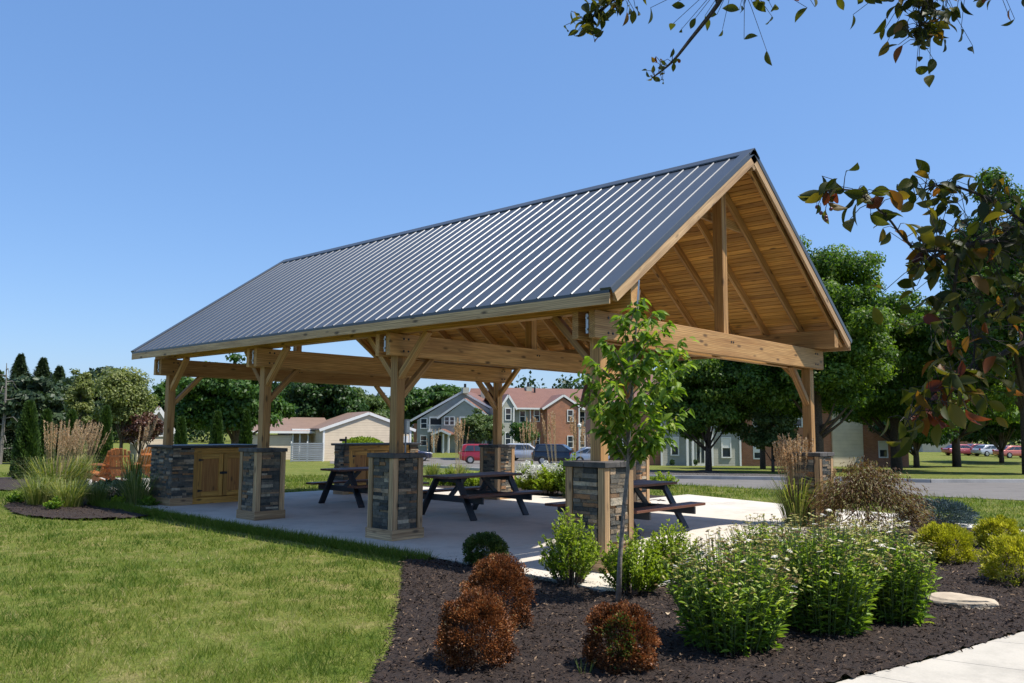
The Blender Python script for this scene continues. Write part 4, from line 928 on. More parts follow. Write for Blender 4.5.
# ------------------------------------------------------------------ cars
def car(kind, paint, rough=.25):
    """local x forward, origin on the ground at the centre"""
    t = empty('parked_car', (0, 0, 0), 0, 'x', 'car', 'parked cars')
    L_, Wd = 4.6, .92
    if kind == 'suv': H = 1.68; low = [(-2.3, .42), (-2.32, .95), (-2.24, 1.05), (1.05, 1.05), (2.05, .92), (2.3, .7), (2.32, .38), (1.9, .28), (-2.0, .28)]; cab = [(-2.22, 1.04), (-2.0, 1.6), (-1.7, 1.68), (.2, 1.68), (1.12, 1.04)]
    else: H = 1.45; low = [(-2.3, .42), (-2.32, .85), (-2.2, .93), (1.1, .92), (2.05, .8), (2.3, .62), (2.32, .36), (1.9, .26), (-2.0, .26)]; cab = [(-1.95, .91), (-1.25, 1.4), (-.9, 1.45), (.25, 1.45), (1.2, .91)]
    m = plain('car_paint_%02d' % len([x for x in bpy.data.materials if x.name.startswith('car_paint')]), paint, rough, .2, 3, .03, coat=.8)
    b = MB(); n = len(low); vs = []
    for (x, z) in low:
        w = Wd*(1-.06*(abs(x)/2.3)**3)*(.96 if z > .9 else 1.)
        vs += [(x, -w, z), (x, w, z)]
    fs = [(2*i, 2*((i+1) % n), 2*((i+1) % n)+1, 2*i+1) for i in range(n)]+[tuple(2*i for i in range(n)), tuple(2*i+1 for i in range(n))[::-1]]
    b.add(vs, fs); n = len(cab); vs = []
    for (x, z) in cab:
        w = Wd*(.94 if z < 1.1 else .76); vs += [(x, -w, z), (x, w, z)]
    fs = [(2*i, 2*((i+1) % n), 2*((i+1) % n)+1, 2*i+1) for i in range(n)]+[tuple(2*i for i in range(n)), tuple(2*i+1 for i in range(n))[::-1]]
    b.add(vs, fs); body = b.build('body', m, t, .05, smooth=True)
    zb = cab[0][1]+.06; zt = H-.12; k = (zt-zb)/(H-cab[0][1])
    for sy in (-1, 1):
        g = MB(); f0 = .06/(H-cab[0][1]); 
        def wy(z): return sy*(Wd*(.94+(.76-.94)*min(1, (z-cab[0][1])/(cab[2][1]-cab[0][1])))+.006)
        xb0 = cab[0][0]+.28; xb1 = cab[-1][0]-.22; xt0 = cab[2][0]+.05; xt1 = cab[3][0]-.02
        for a0, a1 in ((0, .30), (.325, .66), (.685, 1)):
            q = [(xb0+(xb1-xb0)*a0, zb), (xb0+(xb1-xb0)*a1, zb), (xt0+(xt1-xt0)*a1, zt), (xt0+(xt1-xt0)*a0, zt)]
            g.add([(x, wy(z), z) for x, z in q]+[(x, wy(z)-sy*.02, z) for x, z in q], [(0, 1, 2, 3), (7, 6, 5, 4), (0, 4, 5, 1), (1, 5, 6, 2), (2, 6, 7, 3), (3, 7, 4, 0)])
        g.build('side_window', M['glass'], t)
    for (x0, z0), (x1, z1), nm in ((cab[-1], cab[-2], 'windshield'), (cab[0], cab[1], 'rear_window')):
        d = Vector((x1-x0, 0, z1-z0)); sgn = 1 if nm == 'windshield' else -1; nn = Vector((abs(d.z), 0, abs(d.x) if sgn > 0 else abs(d.x))).normalized()*.01; nn.x *= sgn
        a = .12; c = .88; pts = [(x0+d.x*a, -Wd*.80, z0+d.z*a), (x0+d.x*a, Wd*.80, z0+d.z*a), (x0+d.x*c, Wd*.68, z0+d.z*c), (x0+d.x*c, -Wd*.68, z0+d.z*c)]
        g = MB(); g.add([(p_[0]+nn.x, p_[1], p_[2]+nn.z) for p_ in pts]+[(p_[0]-nn.x, p_[1], p_[2]-nn.z) for p_ in pts], [(0, 1, 2, 3), (7, 6, 5, 4), (0, 4, 5, 1), (1, 5, 6, 2), (2, 6, 7, 3), (3, 7, 4, 0)]); g.build(nm, M['glass'], t)
    for x in (-1.4, 1.42):
        for sy in (-1, 1):
            w = MB().tube([(x, sy*(Wd-.2), .34), (x, sy*(Wd-.19), .34), (x, sy*(Wd+.0), .34), (x, sy*(Wd+.015), .34)], [.32, .35, .35, .31], 22).build('wheel', M['tyre'], t)
            MB().tube([(x, sy*(Wd+.0), .34), (x, sy*(Wd+.026), .34)], [.22, .20], 16).build('rim', M['rim'], w)
    for sy in (-1, 1):
        MB().box((2.2, sy*.62-.18, .66), (2.31, sy*.62+.18, .78)).build('headlight', M['white'], t, .02)
        MB().box((-2.35, sy*.74-.12, .78), (-2.25, sy*.74+.12, .98)).build('taillight', M['taillight'], t, .02)
    return t
M['taillight'] = plain('red_lens', (.45, .02, .02), .2)
carsL = [('suv', (.32, .012, .02), 486, 72, ROT_FRONT+.12, 'bright red minivan half hidden behind the far stone pillar'),
         ('suv', (.008, .011, .022), 561, 70, ROT_FRONT-.28, 'dark blue SUV with roof rails parked behind the white hydrangeas'),
         ('suv', (.55, .57, .60), 528, 82, ROT_FRONT-.2, 'silver SUV partly hidden behind the dark blue one'),
         ('sedan', (.62, .62, .62), 600, 68, ROT_FRONT-.5, 'white car half hidden behind the near left timber post'),
         ('sedan', (.03, .035, .07), 408, 80, ROT_FRONT+.2, 'dark sedan peeking out right of the back bar counter'),
         ('sedan', (.42, .10, .11), 961, 108, ROT_FRONT+.1, 'faded red sedan farthest left in the car row under the right maples'),
         ('sedan', (.16, .02, .03), 978, 112, ROT_FRONT+.1, 'maroon sedan in the middle of the car row under the right maples'),
         ('sedan', (.45, .46, .48), 990, 106, ROT_FRONT+.2, 'silver sedan beside the thick maple trunk'),
         ('sedan', (.50, .14, .10), 1014, 100, ROT_FRONT+.1, 'orange-red sedan at the right edge beyond the thick maple trunk')]
for kd, colr, px, D, rz, lab in carsL:
    c = car(kd, colr); p = gp(px, D); c.location = (p[0], p[1], p[2]+.014); c.rotation_euler = (0, 0, rz); c['label'] = lab
hp = gp(950, 125); t = empty('far_building', hp, ROT_FRONT, 'low pale brick building glimpsed under the right maples beyond the cars', 'building'); s = 125/FPX
wallbox(t, -28*s, 0, 0, 8, 2.6, M['sidecream']); wallbox(t, .01, 22*s, 0, 8, 2.6, M['brick']); gable_roof_x(t, -28*s, 22*s, 0, 4, 2.6, 4.4, M['shinglebrown'])

# ------------------------------------------------------------------ near planting
def mound(name, label, base, R, H, n, ls, mat, group=None, cat='shrub', patch=None, noise_=.085, wd=.6, up=.0):
    t = empty(name, base, 0, label, cat, group)
    d = rdir(n); d[:, 2] = np.where(d[:, 2] < -.62, -d[:, 2], d[:, 2])
    Kc = 150 if R > .2 else 60; cd_ = rdir(Kc); cd_[:, 2] = np.where(cd_[:, 2] < -.62, -cd_[:, 2], cd_[:, 2]); ci = RG.integers(0, Kc, n); off_ = d*(RG.random(n)**.5)[:, None]*.19; crr = RG.uniform(.72, 1.04, Kc)
    bm_ = 1+noise_*(np.sin(d[:, 0]*7+base[0]*3)*np.sin(d[:, 1]*6+1)+.7*np.sin(d[:, 2]*9+d[:, 0]*5))
    bm_ += .09*np.sin(d[:, 0]*15+base[1]*9)*np.sin(d[:, 1]*14)*np.sin(d[:, 2]*13+2)+.06*np.sin(d[:, 0]*31+1)*np.sin(d[:, 1]*29)*np.sin(d[:, 2]*27)
    r = bm_*(1-.30*RG.random(n)**2)+RG.exponential(.02, n)
    P = np.where((RG.random(n) < .8)[:, None], cd_[ci]*crr[ci][:, None]+off_, d*r[:, None]*.86)*np.array([R, R, H*.58])+np.array([0, 0, H*.40]); d = nrm(P/np.array([R, R, H*.58])-np.array([0, 0, .69])+off_*2); P[:, 2] = np.maximum(P[:, 2], .01)
    A = nrm(d+rdir(n)*.75+np.array([0, 0, .3+up])); N_ = rdir(n)
    tone = .42+RG.normal(size=n)*.2+(RG.normal(size=Kc)*.16)[ci]+.12*np.sin(d[:, 0]*11+base[0]*5)*np.sin(d[:, 1]*9+2)*np.sin(d[:, 2]*10)
    leaves('foliage', P, A, N_, ls*RG.uniform(.7, 1.4, n), ls*wd, mat, t, np.clip(tone, 0, 1), 'kite')
    if patch:
        m2, frac, dirp = patch; k = RG.random(n) < frac; q = d@np.array(dirp); k = (q > .72) & (RG.random(n) < frac)
        leaves('green_growth', P[k]*1.03, A[k], N_[k], ls*1.2, ls*.75, m2, t)
    b = MB()
    for k in range(7):
        a = k*.9; b.tube([(0, 0, 0), (math.cos(a)*R*.3, math.sin(a)*R*.3, H*.35), (math.cos(a)*R*.55, math.sin(a)*R*.55, H*.72)], [.012, .008, .003], 5)
    b.build('stems', M['bark'], t); return t
def gb(px, py): p = gat(px, py).copy(); p[2] = G0+.01; return p
camdir = -FH
g_ = 'browned boxwoods in the mulch bed'
mound('boxwood_bush', 'browned round boxwood at the bottom left of the mulch bed, nearest the grass', gb(476, 668), .265, .48, 26000, .016, M['boxrust'], g_)
mound('boxwood_bush', 'bright rusty orange boxwood right behind the lowest brown one', gb(496, 632), .275, .58, 26000, .016, M['boxrust'], g_)
mound('boxwood_bush', 'rusty boxwood with a green patch at the foot of the young tree', gb(620, 672), .24, .44, 26000, .016, M['boxrust'], g_, patch=(M['boxgreen'], .55, (-.62, -.45, .3)))
mound('boxwood_bush', 'healthy green boxwood at the slab edge behind the rusty ones', gb(485, 568), .25, .38, 14000, .022, M['boxgreen'])

def twiggy(name, label, base, R, H, nst, nl, ls, mat, group=None, wd=.5, upr=.8, cat='shrub', lean=0.15):
    """upright leafy stems"""
    t = empty(name, base, 0, label, cat, group); b = MB(); Ps = []; As = []
    for i in range(nst):
        a = RG.random()*2*PI; rr = R*RG.random()**.6; h = H*(1-.5*(rr/R)**1.6)*RG.uniform(.55, 1.08)
        foot = np.array([math.cos(a)*rr*.35, math.sin(a)*rr*.35, 0]); tip = np.array([math.cos(a)*rr, math.sin(a)*rr, h]); mid = foot*.45+tip*.55+np.array([0, 0, h*.02])-np.array([math.cos(a), math.sin(a), 0])*rr*.1
        b.tube([foot, mid, tip], [.005, .0035, .0015], 4)
        tt = RG.uniform(.18, 1.0, nl)**.8; pos = (1-tt)[:, None]**2*foot+2*((1-tt)*tt)[:, None]*mid+(tt**2)[:, None]*tip
        ad = rdir(nl); ad[:, 2] = np.abs(ad[:, 2])*.5+upr*RG.random(nl)
        Ps.append(pos+RG.normal(size=(nl, 3))*.006); As.append(ad)
    b.build('stems', M['bark'] if mat is not M['peren'] else M['stemgreen'], t)
    P = np.concatenate(Ps); A = nrm(np.concatenate(As)); n = len(P); N_ = nrm(rdir(n)*.7+np.array([0, 0, 1]))
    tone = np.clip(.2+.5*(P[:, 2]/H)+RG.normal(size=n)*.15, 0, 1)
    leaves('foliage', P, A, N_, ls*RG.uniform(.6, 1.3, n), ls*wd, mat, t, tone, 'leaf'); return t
M['stemgreen'] = plain('green_stem', (.09, .14, .04), .6, 0, 10, .2)
g_ = 'bright green shrubs before the near pillar'
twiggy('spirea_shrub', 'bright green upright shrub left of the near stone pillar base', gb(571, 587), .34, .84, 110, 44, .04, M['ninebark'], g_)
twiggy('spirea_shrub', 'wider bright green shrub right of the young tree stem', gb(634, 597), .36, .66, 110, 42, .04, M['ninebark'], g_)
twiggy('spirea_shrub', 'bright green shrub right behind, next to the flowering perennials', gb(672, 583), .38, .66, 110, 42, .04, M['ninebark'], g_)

def peren(label, base, R, H, nst):
    t = empty('perennial_plant', base, 0, label, 'plant', 'flowering perennials in the mulch bed'); b = MB(); Ps = []; As = []; Hs = []
    for i in range(nst):
        a = RG.random()*2*PI; rr = R*RG.random()**.55; h = H*(1-.30*(rr/R)**2)*RG.uniform(.72, 1.06)
        foot = np.array([math.cos(a)*rr*.55, math.sin(a)*rr*.55, 0]); tip = np.array([math.cos(a)*rr, math.sin(a)*rr, h]); mid = (foot+tip)/2+np.array([0, 0, .05])
        b.tube([foot, mid, tip], [.0035, .003, .0018], 4)
        nl = 13; tt = RG.uniform(.05, .86, nl); pos = (1-tt)[:, None]**2*foot+2*((1-tt)*tt)[:, None]*mid+(tt**2)[:, None]*tip
        az = RG.random(nl)*2*PI; Ps.append(pos); As.append(np.stack([np.cos(az), np.sin(az), .55-.4*(1-tt)+RG.normal(size=nl)*.2], 1)); Hs.append(tt); 
        for k in range(RG.integers(1, 4)):
            Hd.append(tip+base_off(RG, k))
            HB.append(base)
    b.build('stems', M['stemgreen'], t)
    P = np.concatenate(Ps); A = nrm(np.concatenate(As)); tt = np.concatenate(Hs); n = len(P)
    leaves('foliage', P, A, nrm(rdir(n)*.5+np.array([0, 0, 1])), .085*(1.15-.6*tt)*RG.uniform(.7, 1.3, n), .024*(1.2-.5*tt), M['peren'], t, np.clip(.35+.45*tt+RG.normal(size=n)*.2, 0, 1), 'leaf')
    hd = np.array(Hd); n = len(hd); m_ = 5
    # each head: a small dome of rays
    Pd = np.repeat(hd, 9, 0); az = np.tile(np.arange(9)*2*PI/9, n)+np.repeat(RG.random(n)*6, 9); tl = np.repeat(RG.normal(size=(n, 2))*.25, 9, 0)
    Ad = np.stack([np.cos(az), np.sin(az), np.cos(az)*tl[:, 0]+np.sin(az)*tl[:, 1]+.15], 1); tone = np.repeat(RG.random(n), 9)*.92
    wht = np.repeat(RG.random(n) < .04, 9); tone = np.where(wht, 1., tone)
    leaves('flower_heads', Pd, Ad, np.tile([0, 0, 1.], (len(Pd), 1))+rdir(len(Pd))*.2, np.where(wht, .028, .017), np.where(wht, .020, .014), M['head'], t, tone, 'leaf'); Hd.clear(); HB.clear()
    return t
Hd = []; HB = []
def base_off(rg, k): return np.array([rg.normal()*.02*k, rg.normal()*.02*k, -.02*k*rg.random()])
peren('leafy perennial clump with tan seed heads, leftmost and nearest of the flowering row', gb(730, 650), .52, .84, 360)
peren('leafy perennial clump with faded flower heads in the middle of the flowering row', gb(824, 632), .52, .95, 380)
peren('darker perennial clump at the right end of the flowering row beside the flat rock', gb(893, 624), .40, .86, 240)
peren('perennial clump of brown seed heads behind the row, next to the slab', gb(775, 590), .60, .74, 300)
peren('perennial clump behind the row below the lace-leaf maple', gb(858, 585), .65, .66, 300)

# yellow shrubs, blue spruce, rocks
g_ = 'golden shrubs on the right'
for px, py, R, H, lab in ((946, 564, .33, .46, 'golden yellow shrub beyond the flat rock, left one of the group'), (1000, 550, .28, .42, 'golden yellow shrub farthest back near the pale rocks'), (1020, 586, .34, .50, 'golden yellow shrub cut off by the right edge'), (928, 562, .2, .26, 'small low golden shrub just left of the large golden one')):
    mound('golden_shrub', lab, gb(px, py), R, H, 9000, .035, M['yellow'], g_, up=.5, wd=.4)
mound('blue_spruce', 'dwarf blue-grey spruce among the pale rocks at the lawn edge', gb(936, 527), .62, .42, 9000, .05, M['blue'], None, 'shrub', wd=.25, noise_=.25)
def rock(label, base, sx, sy, sz, rz, mat, seed, group=None, ang=0):
    bm = bmesh.new(); bmesh.ops.create_icosphere(bm, subdivisions=4, radius=1); rg = random.Random(seed); ph = [rg.uniform(0, 6) for _ in range(6)]
    cuts_ = [(Vector((rg.gauss(0, 1), rg.gauss(0, 1), rg.gauss(0, .6))).normalized(), rg.uniform(.62, .85)) for _ in range(9)]
    for v in bm.verts:
        c = v.co.copy()
        for nn, dd in cuts_:
            q = c.dot(nn)
            if q > dd: c -= nn*(q-dd)
        c *= 1+.03*math.sin(c.x*9+ph[0])*math.sin(c.y*8+ph[1])+.02*math.sin(c.z*17+ph[2]); v.co = Vector((c.x*sx, c.y*sy, max(-.35, min(.6, c.z))*sz))
    me = bpy.data.meshes.new('rock'); bm.to_mesh(me); bm.free(); me.materials.append(mat); o = bpy.data.objects.new('rock', me); COL.objects.link(o)
    o.location = (base[0], base[1], base[2]+sz*.12); o.rotation_euler = (0, 0, rz); return props(o, label, 'rock', group)
p = gb(962, 607); rock('flat tan slab of rock lying in the mulch near the walkway', p, .33, .27, .12, ROT_FRONT-.35, M['rock'], 3)
g_ = 'pale edging rocks at the back of the bed'
for i, (px, py, sx, lab) in enumerate(((893, 521, .22, 'pale rock leftmost of the edging row, under the lace-leaf maple'), (906, 524, .18, 'pale rock just left of the blue spruce'), (968, 530, .24, 'pale rock right of the blue spruce'), (984, 538, .20, 'pale rock behind the golden shrubs'), (1020, 536, .22, 'white rock at the right edge above the golden shrub'), (878, 518, .15, 'small pale rock by the thin trunk of the lace-leaf maple'))):
    rock(lab, gb(px, py), sx, sx*.7, .12, i*.7, M['palerock'], 11+i, g_)
# lace-leaf maple
p = gb(869, 537); t = empty('japanese_maple', p, 0, 'low weeping lace-leaf maple with purple-brown leaves, right of the front right pillar', 'tree'); n = 13000
K = 70; az = RG.random(K)*2*PI; rr = RG.random(K)**.6; hh = .86-.5*rr**2+RG.normal(size=K)*.12; cc = np.stack([np.cos(az)*rr*.72, np.sin(az)*rr*.72, hh], 1); idx = RG.integers(0, K, n)
d = rdir(n); P = cc[idx]+d*RG.random(n)[:, None]**.5*np.array([.30, .30, .2]); P[:, 2] -= .16*((P[:, 0]**2+P[:, 1]**2)**.5)**2*RG.random(n)
A = nrm(np.stack([P[:, 0], P[:, 1], -.7+0*az[idx]], 1)+rdir(n)*.6); leaves('crown', P, A, nrm(rdir(n)*.6+np.array([0, 0, 1])), .07*RG.uniform(.6, 1.3, n), .016, M['jmaple'], t, np.clip(.45+RG.normal(size=n)*.25, 0, 1))
b = MB(); b.tube([(0, 0, -.05), (.03, .02, .4), (0, 0, .8)], [.028, .022, .012], 7)
for k in range(16):
    q = cc[k]; b.tube([(.01, .01, .55), (q[0]*.5, q[1]*.5, q[2]+.05), q], [.012, .008, .003], 5)
b.build('trunk', M['bark'], t)

def reed(label, base, H, R, nb, npl, plume_len=.30, lean=(0, 0), mat='reed', group='feathery ornamental grasses', bl=.6, pw=.5, name='reed_grass'):
    t = empty(name, base, 0, label, 'grass', group)
    # blades: three joined segments
    V = []; nv = 8; az = RG.random(nb)*2*PI; f = RG.random(nb)**.5*R*.35; h = H*bl*RG.uniform(.55, 1.1, nb); out = R*RG.uniform(.3, 1.2, nb); w = .0045*RG.uniform(.7, 1.4, nb)*max(1, H/1.2)
    base_ = np.stack([np.cos(az)*f, np.sin(az)*f, 0*az], 1); dr = np.stack([np.cos(az), np.sin(az), 0*az], 1); sd = np.stack([-np.sin(az), np.cos(az), 0*az], 1)
    for k, (u, zz, ww) in enumerate(((0, 0, 1), (.18, .5, 1), (.5, .88, .8), (1.05, .86, .15))):
        c = base_+dr*(out*u)[:, None]; c[:, 2] = h*zz; V.append(c-sd*(w*ww)[:, None]); V.append(c+sd*(w*ww)[:, None])
    V = np.stack(V, 1).reshape(-1, 3)
    npmesh('blades', V, 3, 8, [(0, 1, 3, 2), (2, 3, 5, 4), (4, 5, 7, 6)], RG.random(nb), M[mat], t)
    if npl:
        b = MB(); Ps = []; As = []
        for i in range(npl):
            a = RG.random()*2*PI; rr = R*.55*RG.random()**.5; h = H*RG.uniform(.82, 1.04); tip = np.array([math.cos(a)*rr+lean[0]*RG.uniform(.3, 1), math.sin(a)*rr+lean[1]*RG.uniform(.3, 1), h]); ft = np.array([math.cos(a)*rr*.3, math.sin(a)*rr*.3, 0]); mid = ft*.4+tip*.6; mid[2] = h*.62
            b.tube([ft, mid, tip], [.0028, .0022, .0012], 4)
            m_ = 70; tt = RG.random(m_); dv = nrm((tip-mid)[None, :]); pos = tip-dv*(plume_len*tt)[:, None]+RG.normal(size=(m_, 3))*.007; Ps.append(pos); As.append(dv+rdir(m_)*.45)
        b.build('stalks', M['plumestem'], t); P = np.concatenate(Ps); A = np.concatenate(As); n = len(P)
        leaves('plumes', P, A, rdir(n), .030*RG.uniform(.6, 1.3, n)*max(1, H/1.3), .008*pw*2, M['plume'], t)
    return t
M['plumestem'] = plain('straw', (.42, .32, .16), .7, 0, 10, .2)
RTv = RT
reed('tall tan feather reed grass in front of the front right pillar', gb(798, 528), 1.52, .62, 320, 75, .40, (0.1, .1), pw=1.1)
reed('thin clump of green and tan reed grass just right of the feather reed grass', gb(828, 528), 1.0, .35, 200, 8, .3)
reed('big tan-plumed reed clump at the left end of the lawn bed', gp(60, 18.5), 1.70, .95, 420, 85, .42, tuple(RTv[:2]*.35), pw=.7)
reed('tan-plumed reed clump behind the first, leaning to the right', gp(80, 19.6), 1.65, .6, 300, 36, .42, tuple(RTv[:2]*.45), pw=.7)
reed('sparse reed clump with a few plumes beside the bar counter', gp(136, 19.2), 1.75, .35, 160, 12, .38, tuple(RTv[:2]*.5), pw=.7)
reed('low arching green grass tuft at the front of the left bed, second from the left', gp(74, 16.8), .62, .68, 380, 0, group='green grass tufts in the left bed', bl=1)
reed('low arching green grass tuft at the left front corner of the left bed', gp(44, 17.3), .66, .66, 380, 0, group='green grass tufts in the left bed', bl=1)
reed('yellow-green grass tuft in front of the bar stonework', gp(140, 17.2), .80, .66, 330, 0, group='green grass tufts in the left bed', bl=1)
reed('small green grass tuft filling the left bed right of the two front tufts', gp(101, 17.4), .55, .5, 260, 0, group='green grass tufts in the left bed', bl=1)
for px, D, lab in ((22, 17.6, 'low leafy weed at the left tip of the left bed'), (60, 16.2, 'low leafy weed at the front edge of the left bed, below the grass tufts'), (152, 17.0, 'low leafy weed beside the grass tuft at the bar stonework')):
    twiggy('weed_plant', lab, gp(px, D), .22, .26, 30, 18, .06, M['peren'], cat='plant')
mound('shrub', 'dark low shrub between the grass tufts below the orange chairs', gp(114, 18.6), .45, .42, 7000, .04, M['mapledark'])
twiggy('weed_plant', 'small pale green weed at the front of the left bed', gp(122, 16.9), .15, .32, 25, 16, .06, M['ninebark'], cat='plant')
for i, (px, py, Hh, lab) in enumerate(((458, 487, 1.7, 'feather reed grass clump between the red minivan and the far stone pillar'), (527, 487, 1.75, 'feather reed grass right of the far stone pillar'), (556, 489, 1.8, 'feather reed grass before the dark blue SUV'), (432, 480, 1.55, 'thin feather reed grass left of the red minivan'), (577, 492, 1.7, 'feather reed grass just left of the near pillar'), (592, 478, 1.6, 'feather reed grass behind the near timber post'))):
    p = gat(px, py); reed(lab, (p[0], p[1], p[2]), Hh*1.15, .5, 240, 16 if i != 3 else 8, .45, tuple(RTv[:2]*(.1 if i != 2 else -.3)), pw=1.2, bl=.36, group='feather reed grasses behind the slab')
# hydrangeas and companions behind the slab
g_ = 'white-flowered hydrangeas'
for i, (px, py, lab) in enumerate(((533, 494, 'white-flowered hydrangea nearest the far stone pillar'), (549, 496, 'white-flowered hydrangea in the middle behind the slab'), (570, 497, 'white-flowered hydrangea beside the near stone pillar'))):
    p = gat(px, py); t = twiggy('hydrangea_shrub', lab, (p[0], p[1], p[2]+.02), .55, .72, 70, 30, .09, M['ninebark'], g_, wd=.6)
    K = 16; az = RG.random(K)*2*PI; rr = .5*RG.random(K)**.5; cc = np.stack([np.cos(az)*rr, np.sin(az)*rr, 0.72-.25*(rr/.5)**2+RG.normal(size=K)*.05], 1); idx = np.repeat(np.arange(K), 90); d = rdir(len(idx))
    leaves('flower_heads', cc[idx]+d*.08*np.array([1, 1, 1.1]), rdir(len(idx)), d, .035, .03, M['petal'], t)
p = gat(587, 500); twiggy('tall_shrub', 'dark green upright shrub just left of the near stone pillar, behind the slab', (p[0]-.3, p[1]+.3, p[2]), .35, 1.15, 60, 30, .08, M['peren'])
g_ = 'low green shrubs behind the slab'
for px, py, lab in ((447, 487, 'low light green shrub seen under the middle picnic table'), (474, 489, 'low light green shrub left of the far stone pillar foot'), (663, 489, 'pale flowering ground shrub beside the right pillar')):
    p = gat(px, py); twiggy('low_shrub', lab, (p[0], p[1], p[2]), .5, .5, 60, 26, .07, M['ninebark'], g_)

# weeds on the mulch
t = empty('weed_plant', gb(585, 678), 0, 'thin green weed sprouting in the mulch beside the rusty boxwood', 'plant')
n = 14; az = RG.random(n)*6; leaves('blades', np.stack([np.cos(az)*.03, np.sin(az)*.03, 0*az], 1), np.stack([np.cos(az)*.4, np.sin(az)*.4, 1+0*az], 1), rdir(n), .14, .006, M['weed'], t, shape='blade')
for px, py, lab in ((612, 617, 'pale dead leaf lying on the mulch left of the tree stem'), (668, 622, 'pale wood scrap on the mulch right of the young tree')):
    o = leaves('dead_leaf', np.array([[0., 0, 0]]), np.array([[.8, .5, .1]]), np.array([[.1, .1, 1.]]), .07, .04, M['plume'], None, shape='oval'); q = gb(px, py); o.location = (q[0], q[1], q[2]+.05); props(o, lab, 'leaf')

# young staked tree
p = gb(618, 607); t = empty('young_cherry_tree', p, 0, 'slim young tree with bright drooping leaves growing before the near stone pillar', 'tree')
RTa = RT
Dp = depth(p)
def loc_(px, py, dd=0): q = dpt(px, py, Dp+dd); return q-p
trunk = [np.array([0, 0, -.05]), loc_(620, 560), loc_(624, 505), loc_(628, 470), loc_(629, 430), loc_(632, 385, .03), loc_(636, 330), loc_(640, 290)]
tr = MB().tube(trunk, [.03, .022, .019, .018, .015, .012, .008, .003], 9).build('trunk', M['barkgrey'], t, smooth=True)
b = MB(); Ps = []; As = []; tips = [(583, 372, -.1), (575, 395, .2), (590, 358, .3), (598, 405, -.2), (612, 355, .1), (622, 318, 0), (640, 300, .05), (655, 312, .2), (668, 325, -.1), (683, 340, .1), (690, 362, .2), (678, 385, -.2), (690, 408, 0), (672, 425, .2), (655, 440, -.15), (640, 448, .1), (612, 438, .1), (600, 425, -.1), (655, 350, -.3), (615, 385, -.35), (645, 395, -.35), (663, 372, .4), (605, 340, -.1), (630, 345, .3), (660, 410, .35), (625, 420, .35), (680, 352, -.25), (640, 362, -.2), (588, 388, 0), (668, 438, 0), (632, 402, .1), (650, 425, -.2), (618, 405, -.15), (645, 330, 0)]
for i, (x, y, dd) in enumerate(tips):
    s = loc_(628+4*RG.normal()*.1, min(462, y+28+abs(x-632)*.42)); e = loc_(x, y, dd); m_ = (s+e)/2+np.array([0, 0, .05]); b.tube([s, m_, e], [.007, .004, .0015], 5)
    nl = 42; tt = RG.uniform(.3, 1.05, nl); pos = (1-tt)[:, None]**2*s+2*((1-tt)*tt)[:, None]*m_+(tt**2)[:, None]*e; Ps.append(pos+RG.normal(size=(nl, 3))*.022); d = rdir(nl)*.8; d[:, 2] = -.65+.35*RG.normal(size=nl)*.5; As.append(d+nrm((e-s)[None, :])*.35)
b.build('branches', M['barkgrey'], tr); P = np.concatenate(Ps); A = np.concatenate(As); n = len(P)
leaves('crown', P, A, nrm(rdir(n)*.7+np.array([0, 0, .8])), .132*RG.uniform(.45, 1.15, n), .043*RG.uniform(.8, 1.2, n), M['cherry'], t, np.clip(.5+RG.normal(size=n)*.24, 0, 1), 'oval')
st = empty('tree_stake', gb(616, 606), 0, 'thin grey metal stake rising beside the young tree up to the roof corner', 'stake'); q = np.array(st.location)
MB().tube([(0, 0, -.05), dpt(628, 465, Dp+.05)-q, dpt(639, 280, Dp+.05)-q], [.009, .009, .008], 8).build('rod', M['bolt'], st)
MB().cyl(dpt(622, 521, Dp+.02)-q, dpt(622, 516, Dp+.02)-q, .03, None, 10).build('tie', M['black'], st)

# crabapple in the foreground: trunk out of frame to the right, boughs reaching in
tb = CAM+RT*3.6+FH*.9; tb[2] = G0; t = empty('crabapple_tree', tb, 0, 'crabapple tree whose reddening leafy boughs hang into the picture from the top and right', 'tree')
def L3(px, py, D): return dpt(px, py, D)-tb
fork = np.array([0, 0, 1.9])
tr = MB().tube([(0, 0, -.1), (.03, .02, 1.0), fork, fork+np.array([.1, .05, 1.2])], [.13, .10, .09, .05], 12).build('trunk', M['bark'], t, smooth=True)
b = MB(); Ps = []; As = []; Ls = []; RN = []
def bough(path, r0, r1):
    pts = spline([np.asarray(q) for q in path], 5); b.tube(pts, list(np.linspace(r0, r1, len(pts))), 7); return pts
def foliage_on(pts, n_, spread, ls=.062, hang=.5, rn=(.34, .25)):
    n = int(n_*1.7); pts = np.array(pts); i = RG.integers(0, len(pts), n); off = rdir(n)*spread*RG.random(n)[:, None]**.6; pos = pts[i]+off
    for k in range(n): b.tube([pts[i[k]], (pts[i[k]]+pos[k])/2+np.array([0, 0, .01]), pos[k]], [.0016, .0012, .001], 4)
    a = rdir(n)+np.array([0, 0, -hang]); Ps.append(pos); As.append(a); Ls.append(ls*.98*RG.uniform(.65, 1.2, n)); RN.append(np.clip(rn[0]+RG.normal(size=n)*rn[1], 0, 1))
m1 = bough([fork, L3(1250, 180, 2.4), L3(1120, 215, 2.6), L3(1024, 238, 2.6), L3(960, 246, 2.5), L3(925, 262, 2.45)], .018, .005)
m2 = bough([m1[-8], L3(920, 250, 2.45), L3(885, 215, 2.4), L3(850, 190, 2.35), L3(822, 197, 2.35)], .005, .0015)
foliage_on(m2[-3:], 7, .05, .055); foliage_on(m2[2:-2], 26, .09)
foliage_on(m1[-14:], 60, .17); m3 = bough([m1[-6], L3(955, 300, 2.5), L3(975, 345, 2.5), L3(960, 400, 2.45)], .006, .002)
